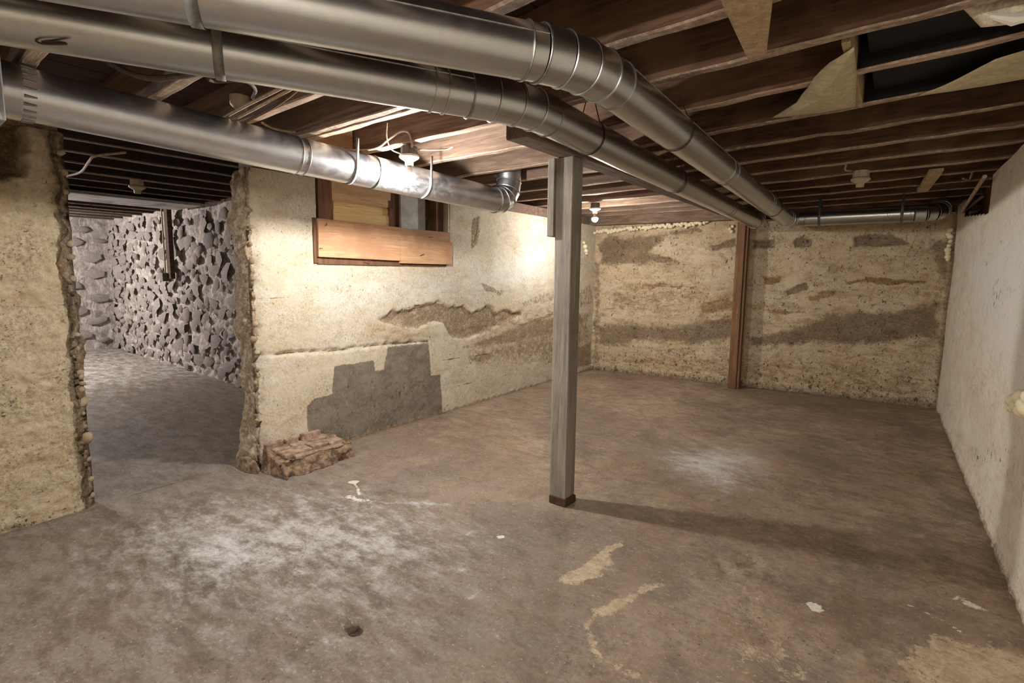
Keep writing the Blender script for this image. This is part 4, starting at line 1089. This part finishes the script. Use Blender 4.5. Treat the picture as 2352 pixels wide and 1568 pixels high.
# ------------------------------------------------------------------ boarded window
win = empty('window_1', (-0.05, 0.3, 1.35)); tag(win, 'window opening in the cream wall closed with odd boards', 'window', kind='structure')
def wbox(name, a, b, mat, rot=0.0, jit=0.001):
    o = child_box(name, a, b, mat, win, 0.002, jit)
    if rot: o.rotation_euler[0] = rot
    return o
wbox('reveal', (-0.25, WIN_Y0 - 0.03, WIN_Z - 0.03), (-0.005, WIN_Y1 + 0.03, WIN_Z + 0.0), M_plain_wall)
wbox('reveal', (-0.25, WIN_Y0 - 0.03, WIN_Z), (-0.010, WIN_Y0 + 0.005, J), M_plain_wall, jit=0.006)
wbox('reveal', (-0.25, WIN_Y1 - 0.005, WIN_Z), (-0.010, WIN_Y1 + 0.03, J), M_plain_wall, jit=0.006)
wbox('back_board', (-0.25, WIN_Y0, WIN_Z), (-0.23, WIN_Y1, J + 0.1), M_dark)
def wy(px_, py_=480): return hit(px_, py_, 0, -0.06)[1]
wbox('stud', (-0.14, wy(729), WIN_Z), (-0.05, wy(762), J), M_stud)
wbox('board', (-0.10, wy(762), 1.60), (-0.07, wy(893), 1.80), M_plankP)
wbox('board', (-0.10, wy(762), 1.80), (-0.07, wy(900), 1.96), M_plankP)
wbox('board', (-0.075, wy(764), 1.575), (-0.045, wy(896), 1.675), M_plankY)
wbox('board', (-0.080, wy(766), 1.675), (-0.055, wy(893), 1.735), M_plankY)
wbox('stud', (-0.10, wy(890), 1.50), (-0.035, wy(902), 1.74), M_stud)
wbox('panel', (-0.16, wy(900), 1.50), (-0.13, wy(935), J), M_stud)
wbox('panel', (-0.15, wy(930), 1.50), (-0.11, wy(986), J), M_greyp)
wbox('stud', (-0.13, wy(998), 1.45), (-0.04, wy(1022), J), M_bpost)
# lower planks nailed across the face
Lp = P_left([(724, 505), (727, 597), (905, 604), (904, 518)])
o = wbox('plank', (0.006, -0.325, 1.335), (0.034, 0.37, 1.590), M_plankA, rot=-0.012)
wbox('plank', (0.008, 0.355, 1.505), (0.032, 0.925, 1.585), M_plankB, rot=0.008)
wbox('plank', (0.010, 0.372, 1.315), (0.036, 0.945, 1.508), M_plankB)
wbox('batten', (-0.005, -0.345, 1.30), (0.012, -0.30, 1.60), M_stud)
wbox('batten', (-0.002, -0.32, 1.295), (0.012, 0.90, 1.34), M_stud)
for pxl, pyl, dx, dz in ((752, 512, -.02, -.02), (965, 588, .03, .02), (985, 545, .03, .005), (840, 598, .03, .0), (735, 570, .01, .0)):
    p = hit(pxl, pyl, 0, 0.04)
    m_ = MB(); m_.tube([(0.03 - 0 + 0.05 - 0.05, p[1] + 0.05 - 0.35 + 0.3 - 0.0, p[2])] and [(0.034, p[1], p[2]), (0.055, p[1] + dx, p[2] + dz)], 0.0022, 6)
    o = m_.build('bent_nail', M_nail, win); o.location = -np.array(win.location)

# ------------------------------------------------------------------ lamps
def dome_profile():
    pr = [(0.0005, -0.098)]
    for a in np.linspace(-80, 18, 11):
        pr.append((0.030 * math.cos(math.radians(a)), -0.068 + 0.030 * math.sin(math.radians(a))))
    return pr
def shoulder_profile():
    pr = []
    for a in np.linspace(18, 50, 5):
        pr.append((0.030 * math.cos(math.radians(a)), -0.068 + 0.030 * math.sin(math.radians(a))))
    return pr + [(0.0155, -0.036), (0.0135, -0.026), (0.013, -0.020), (0.0005, -0.020)]
def lamp(loc, label, lit=None, box=True, scale=1.0, porc=M_porc, grp='porcelain ceiling lamps'):
    L_ = empty('ceiling_lamp', loc); tag(L_, label, 'ceiling lamp', grp)
    m_ = MB(); m_.lathe([(0.0005, 0.0), (0.050, 0.0), (0.056, -0.006), (0.056, -0.014), (0.050, -0.020), (0.034, -0.030), (0.025, -0.036), (0.0235, -0.058), (0.0225, -0.060), (0.018, -0.060), (0.018, -0.040), (0.0005, -0.040)], 32)
    m_.build('lampholder', porc, L_, smooth=True)
    if box:
        m_ = MB(); m_.lathe([(0.0005, 0.045), (0.046, 0.045), (0.048, 0.0), (0.0005, 0.0)], 8); m_.build('junction_box', M_box if lit is not None else M_porcd, L_)
    if lit is not None:
        m_ = MB(); m_.lathe([(0.0005, -0.036 + 0.0), (0.0132, -0.040), (0.0135, -0.066), (0.0005, -0.066)], 20); m_.build('screw_base', M_screw, L_, smooth=True)
        m_ = MB(); m_.lathe(shoulder_profile(), 24, (0, 0, -0.042)); bb = m_.build('bulb', M_porc, L_, smooth=True)
        m_ = MB(); m_.lathe(dome_profile(), 24, (0, 0, -0.042)); m_.build('glowing_dome', lit, bb, smooth=True)
    return L_
lamp((0.875, -0.264, 1.905), 'lit bare bulb in a white porcelain holder in front of the bright duct', M_bulb)
lamp((0.676, 2.313, 1.905), 'lit bare bulb near the far left corner behind the grey post', M_bulb_f)
lamp((2.874, 1.89, 1.905), 'empty porcelain lampholder under the right-hand joists', None, porc=M_porcd)
lamp((-1.756, -0.797, 1.905), 'dusty empty lampholder under dark joists beyond the doorway', None, porc=M_porcd)
lamp((1.85, -3.05, 1.905), 'added unseen fill bulb behind the camera position', M_bulb_fill)  # unseen bulb added to even out the light in the room
lamp((2.75, -3.0, 1.905), 'added unseen fill bulb behind the camera position close to the right wall', M_bulb_fill)  # second unseen bulb, likewise added as fill light
lamp((-4.9, -1.9, 1.905), 'lit bare bulb hidden in the room beyond the doorway', M_bulb_o)

# cables
def cable(name, pts, r, mat, label, cat='cable', grp='old cables'):
    m_ = MB(); m_.tube(bez(pts, 8), r, 8); o = m_.build(name, mat, None, smooth=True); tag(o, label, cat, grp); return o
cable('lamp_cable', [(0.42, -0.52, J - 0.012), (0.58, -0.40, J - 0.02), (0.70, -0.35, J - 0.015), (0.77, -0.32, J + 0.03), (0.85, -0.305, J + 0.06), (0.91, -0.30, J + 0.05), (0.935, -0.298, J + 0.0), (0.925, -0.285, J - 0.03)], 0.006, M_cable, 'dusty beige cable curving over the near lamp fitting')
cable('lamp_cable', [(0.92, -0.262, J - 0.035), (0.96, -0.20, J - 0.03), (1.02, -0.12, J - 0.02), (1.06, -0.10, J - 0.008)], 0.005, M_cable, 'short beige cable leaving the near lamp fitting')
cable('lamp_cable', [(0.825, -0.27, J - 0.05), (0.80, -0.33, J - 0.03), (0.80, -0.36, J + 0.03), (0.82, -0.37, J + 0.10)], 0.004, M_cable, 'thin looped wire left of the near lamp fitting')
cable('branch_cable', [hit(497, 280, 2, J - 0.02), hit(560, 245, 2, J - 0.012), hit(640, 205, 2, J - 0.012), hit(700, 175, 2, J - 0.012)], 0.007, M_cable, 'upper beige cable slung beside the second joist left of the lamp')
cable('branch_cable', [hit(517, 284, 2, J - 0.02), hit(580, 252, 2, J - 0.015), hit(672, 202, 2, J - 0.012), hit(720, 175, 2, J - 0.01)], 0.007, M_cable, 'lower beige cable slung beside the second joist left of the lamp')
cable('branch_cable', [hit(540, 290, 2, J - 0.02), hit(600, 262, 2, J - 0.02), hit(650, 232, 2, J - 0.02), hit(686, 204, 2, J - 0.012)], 0.006, M_bpost, 'brown cable along the joist edge left of the lamp')
cable('branch_cable', [hit(602, 282, 2, J), hit(630, 295, 2, J + 0.02), hit(670, 302, 2, J + 0.03), hit(706, 303, 2, J + 0.04)], 0.006, M_cable, 'sagging pale cable end below the double joist')
cable('drooping_cable', [hit(212, 118, 2, J + 0.1), hit(280, 160, 2, J + 0.05), hit(350, 180, 2, J - 0.01), hit(430, 172, 2, J - 0.02), hit(474, 163, 2, J)], 0.011, M_cabled, 'thick grey drooping cable above the left duct')
cable('drooping_cable', [hit(478, 182, 2, J - 0.03), hit(500, 187, 2, J - 0.025), hit(560, 185, 2, J - 0.015), hit(586, 205, 2, J - 0.015), hit(580, 225, 2, J + 0.01)], 0.007, M_cabled, 'looping grey cable above the left duct')
cable('loose_cable', [hit(150, 405, 2, J - 0.02), hit(185, 395, 2, J - 0.02), hit(205, 370, 2, J - 0.02), hit(220, 358, 2, J - 0.01), hit(288, 350, 2, J)], 0.008, M_cable, 'loose pale cable hanging under the joists beyond the doorway')
cable('lamp_cable', [(2.82, 1.89, J - 0.01), (2.79, 1.82, J - 0.01), (2.80, 1.74, J + 0.02), (2.80, 1.73, J + 0.06)], 0.006, M_cable, 'short cable beside the empty right-hand lampholder')
# junction boxes
jb = empty('junction_box', hit(551, 232, 2, J + 0.06)); tag(jb, 'dusty porcelain junction box between joists above the left duct', 'junction box')
m_ = MB(); m_.lathe([(0.0005, -0.035), (0.030, -0.033), (0.042, -0.018), (0.044, 0.02), (0.0005, 0.02)], 16); m_.build('body', M_porcd, jb, smooth=True)
m_ = MB(); m_.lathe([(0.0005, -0.046), (0.010, -0.044), (0.012, -0.034), (0.0005, -0.034)], 12); m_.build('knob', M_cable, jb, smooth=True)

# ------------------------------------------------------------------ brick footing at the wall end
foot = empty('brick_footing', (0.08, -0.5, 0)); tag(foot, 'broken brick and mortar footing at the base of the doorway wall', 'footing')
def footing_body():
    nx, ny = 26, 34
    v, ring = [], []
    bm = bmesh.new()
    bmesh.ops.create_cube(bm, size=1.0)
    bmesh.ops.subdivide_edges(bm, edges=bm.edges[:], cuts=23, use_grid_fill=True)
    co = np.array([q.co[:] for q in bm.verts])
    X = 0.012 + (co[:, 0] + 0.5) * 0.29; Y = -0.77 + (co[:, 1] + 0.5) * 0.52; Z = (co[:, 2] + 0.5)
    X = X - 0.04 * Z * (co[:, 0] > 0.4) - 0.05 * (1 - Z) * 0
    Yc = Y + 0.035 * Z * (co[:, 1] < -0.4) - 0.02 * Z * (co[:, 1] > 0.4)
    hgt = 0.115 - 0.02 * (X > 0.1)
    Zz = Z * hgt
    n_ = fbm(X, Yc, Zz, s=14, o=4, seed=201) - 0.5
    X = X + n_ * 0.10 * (co[:, 0] > 0.3); Yc = Yc + n_ * 0.07 * (np.abs(co[:, 1]) > 0.4); Zz = Zz + (fbm(X, Yc, 0, s=16, o=3, seed=202) - 0.5) * 0.03 * (co[:, 2] > 0.4)
    # corner cut at the far right
    for i, q in enumerate(bm.verts): q.co = Vector((X[i] - 0.08, Yc[i] + 0.5, max(Zz[i], -0.01)))
    me = bpy.data.meshes.new('mortar_bed'); bm.to_mesh(me); bm.free()
    me.polygons.foreach_set('use_smooth', [True] * len(me.polygons)); me.materials.append(M_brickm)
    return mobj('mortar_bed', me, foot)
footing_body()
def brick_at(x0, x1, y0, y1, z0, z1, name='brick'):
    m_ = MB(); m_.box((x0 - 0.08, y0 + 0.5, z0), (x1 - 0.08, y1 + 0.5, z1), 0.003); return m_.build(name, M_brick, foot, bevel=0.007)
m_ = MB()
bm = bmesh.new(); bmesh.ops.create_icosphere(bm, subdivisions=4, radius=1.0)
for v in bm.verts:
    k_ = 1 + 0.5 * (float(fbm(v.co.x, v.co.y, v.co.z, s=3, o=3, seed=211)) - 0.5)
    v.co = Vector((v.co.x * k_ * 0.13 - 0.04, v.co.y * k_ * 0.035 - 0.815, max(-0.005, v.co.z * k_ * 0.075)))
me = bpy.data.meshes.new('mortar_toe'); bm.to_mesh(me); bm.free(); me.polygons.foreach_set('use_smooth', [True] * len(me.polygons)); me.materials.append(M_brickm); mobj('mortar_toe', me, wall_left)
for args in ((0.10, 0.20, -0.70, -0.52, 0.06, 0.112), (0.10, 0.20, -0.51, -0.40, 0.06, 0.116), (0.10, 0.20, -0.39, -0.28, 0.06, 0.108),
             (0.02, 0.095, -0.71, -0.60, 0.06, 0.124), (0.02, 0.095, -0.59, -0.47, 0.06, 0.118), (0.02, 0.095, -0.46, -0.34, 0.06, 0.122),
             (0.21, 0.255, -0.66, -0.50, 0.06, 0.102), (0.21, 0.26, -0.48, -0.33, 0.06, 0.104),
             (0.012, 0.05, -0.74, -0.63, 0.10, 0.155), (0.012, 0.048, -0.61, -0.52, 0.10, 0.158), (0.012, 0.05, -0.50, -0.36, 0.10, 0.162)):
    brick_at(*args)

# ------------------------------------------------------------------ spray foam
def foam(name, pts, rads, label, grp='cured spray foam'):
    bm = bmesh.new()
    for p, r in zip(pts, rads):
        ret = bmesh.ops.create_icosphere(bm, subdivisions=2, radius=r, matrix=Matrix.Translation(Vector(p)))
        for v in ret['verts']:
            k = 1 + 0.25 * (float(vnoise(v.co.x * 40, v.co.y * 40, v.co.z * 40)) - 0.5)
            v.co = Vector(p) + (v.co - Vector(p)) * k
    me = bpy.data.meshes.new(name); bm.to_mesh(me); bm.free()
    me.polygons.foreach_set('use_smooth', [True] * len(me.polygons)); me.materials.append(M_foam)
    o = mobj(name, me); tag(o, label, 'spray foam', grp); return o
P_, R_ = [], []
for i in range(80):
    px_ = 1366 + i * 3.1 + random.uniform(-1, 1)
    py_ = 533 - (px_ - 1366) * 0.085 + random.uniform(-3, 3)
    p = hitback(px_, py_); P_.append((p[0], p[1] - 0.035, p[2])); R_.append(random.uniform(0.016, 0.027))
for px_, py_ in ((1400, 535), (1408, 532), (1430, 528), (1486, 528), (1540, 522), (1578, 522), (1582, 516), (1620, 512), (1626, 508)):
    p = hitback(px_, py_); P_.append((p[0], p[1] - 0.035, p[2])); R_.append(random.uniform(0.016, 0.024))
foam('spray_foam', P_, R_, 'lumpy cream foam bead along the top left of the back wall')
p0_ = [hit(x, y, 0, 0.012) for x, y in ((1341, 557), (1344, 566), (1346, 576), (1347, 582))]
foam('spray_foam', [tuple(q) for q in p0_], [0.022, 0.03, 0.03, 0.02], 'single pale foam blob on the left wall near the corner')
p0_ = [hit(x, y, 0, 3.56) for x, y in ((2330, 920), (2338, 932), (2350, 915), (2362, 935), (2350, 945), (2325, 938), (2372, 915))]
foam('spray_foam', [tuple(q) for q in p0_], [0.03, 0.03, 0.035, 0.04, 0.03, 0.02, 0.035], 'foam lump sticking out of the right wall at the picture edge')
p0_ = [hitback(x, y) for x, y in ((1678, 526), (1682, 532), (1684, 520))]
foam('spray_foam', [(q[0], q[1] - 0.02, q[2]) for q in p0_], [0.022, 0.02, 0.018], 'tiny foam blob beside the top of the brown rear post')
p0_ = [hitback(x, y) for x, y in ((2190, 528), (2191, 536), (2190, 545), (2188, 554), (2187, 563), (2187, 572), (2186, 581), (2186, 590), (2185, 598))]
foam('spray_foam', [(q[0] - 0.03 + random.uniform(-.012, .012), q[1] - 0.03, q[2] + random.uniform(-.008, .008)) for q in p0_], [0.026, 0.022, 0.024, 0.018, 0.017, 0.026, 0.020, 0.024, 0.016], 'thin foam run down the far right corner')

# ------------------------------------------------------------------ torn sheets and batt
def sheet(name, poly, label, mat=M_sheet, bulge=0.03, z0=0.004, cat='sheet'):
    P3 = [np.array([*hit(x, y, 2, J - z0)]) for x, y in poly]
    c = sum(P3) / len(P3)
    n = 10
    bm = bmesh.new()
    k = len(P3)
    rings = []
    for r in range(n + 1):
        t = r / n
        row = []
        for i in range(k):
            a, b = P3[i], P3[(i + 1) % k]
            for s_ in range(6):
                q = a + (b - a) * s_ / 6
                w_ = c + (q - c) * t
                dz = -bulge * (1 - t * t) + (float(vnoise(w_[0] * 9, w_[1] * 9)) - 0.5) * 0.012
                row.append(bm.verts.new((w_[0], w_[1], w_[2] + dz)))
                if r == 0: break
            if r == 0: break
        rings.append(row)
    for r in range(n):
        a, b = rings[r], rings[r + 1]
        m_ = len(b)
        for i in range(m_):
            j = (i + 1) % m_
            if r == 0: bm.faces.new((a[0], b[j], b[i]))
            else: bm.faces.new((a[i], a[j], b[j], b[i]))
    me = bpy.data.meshes.new(name); bm.to_mesh(me); bm.free()
    me.polygons.foreach_set('use_smooth', [True] * len(me.polygons)); me.materials.append(mat)
    o = mobj(name, me); q = o.modifiers.new('thick', 'SOLIDIFY'); q.thickness = 0.002
    tag(o, label, cat, 'torn sheets under the joists'); return o
sheet('torn_sheet', [(1770, 272), (1830, 235), (1868, 180), (1905, 142), (1962, 106), (1968, 170), (1966, 244), (1890, 258)], 'torn cream paper sheet stapled to the blocking between right-hand joists')
sheet('torn_sheet', [(2105, 222), (2200, 180), (2285, 140), (2380, 108), (2400, 170), (2260, 196)], 'torn cream paper strip between joists near the right picture edge', bulge=0.012)
bt = empty('insulation_batt', hit(2330, 12, 2, J + 0.02)); tag(bt, 'fluffy insulation scrap poking out at the top right corner', 'insulation')
m_ = MB(); m_.tube([(-0.10, -0.03, 0.02), (-0.05, 0.0, 0.0), (0.05, 0.01, 0.0), (0.2, 0.0, 0.02)], [0.012, 0.04, 0.05, 0.04], 14); m_.build('fibre_roll', M_batt, bt, smooth=True)
m_ = MB(); m_.tube([(-0.05, -0.03, -0.025), (0.0, -0.02, -0.045), (0.04, -0.015, -0.045)], [0.006, 0.016, 0.008], 8); m_.build('paper_facing', M_porc, bt, smooth=True)

# ------------------------------------------------------------------ things beyond the doorway
hp = empty('switch_board', (-3.85, SY - 0.09, 1.13)); tag(hp, 'narrow wooden strip with conduit and switch box on the rubble wall', 'switch board')
child_box('strip', (-3.88, SY - 0.13, 1.13), (-3.78, SY - 0.08, J), M_sub, hp, 0.003)
m_ = MB(); m_.tube([(-3.91 + 3.85, -0.05, 0.05), (-3.91 + 3.85, -0.05, J - 1.13)], 0.009, 8); m_.build('conduit', M_cable, hp, smooth=True)
child_box('switch_box', (-3.96, SY - 0.19, 1.10), (-3.86, SY - 0.10, 1.20), M_box, hp, 0.003)
wb = MB(); wb.box((-3.62, -3.3, J - 0.028), (-2.92, 0.12, J - 0.006), 0.004)
o = wb.build('ceiling_board', M_white_board, None); tag(o, 'wide whitewashed board nailed under the dark joists beyond the doorway', 'board')

# ------------------------------------------------------------------ right-wall fittings
def rod(name, pts, r, mat, label, cat, grp=None, n=8):
    m_ = MB(); m_.tube(pts, r, n); o = m_.build(name, mat, None, smooth=True); tag(o, label, cat, grp); return o
a, b = hit(2210, 485, 0, 3.50), hit(2262, 405, 0, 3.50)
rod('pipe_stub', [a, b], 0.012, M_cable, 'upper grey conduit leaning in the recess of the right wall', 'conduit')
a, b = hit(2212, 487, 0, 3.52), hit(2256, 452, 0, 3.55)
rod('reinforcing_rod', [a, b], 0.010, M_cabled, 'short ribbed steel rod in the recess of the right wall', 'rod')
a, b = hitback(2120, 508), hitback(2082, 589)
rod('wooden_lath', [(a[0], a[1] - 0.16, a[2]), (b[0], b[1] - 0.05, b[2])], 0.005, M_brace, 'thin wooden stick hanging before the back wall', 'stick')
cable('loose_cable', [hit(2236, 385, 2, J + 0.05), hit(2232, 400, 2, J + 0.02), hit(2226, 412, 2, J), hit(2212, 410, 2, J)], 0.007, M_cable, 'short white cable hook at the top of the right wall')

# ------------------------------------------------------------------ debris on the floor
def chip(px_, py_, r, label, mat=M_cobble):
    c = hit(px_, py_, 2, 0)
    bm = bmesh.new(); bmesh.ops.create_icosphere(bm, subdivisions=1, radius=1)
    rr = np.random.default_rng(int(px_))
    for v in bm.verts: v.co *= 1 + rr.normal(0, 0.18)
    me = bpy.data.meshes.new('concrete_chip'); bm.to_mesh(me); bm.free(); me.materials.append(mat)
    o = mobj('concrete_chip', me, None, (c[0], c[1], -0.002), (0, 0, px_), (r, r * 0.8, r * 0.45)); tag(o, label, 'debris', 'loose chips'); return o
chip(812, 1446, 0.016, 'dark chip of rubble lying in the hole in the near floor', M_postbase)
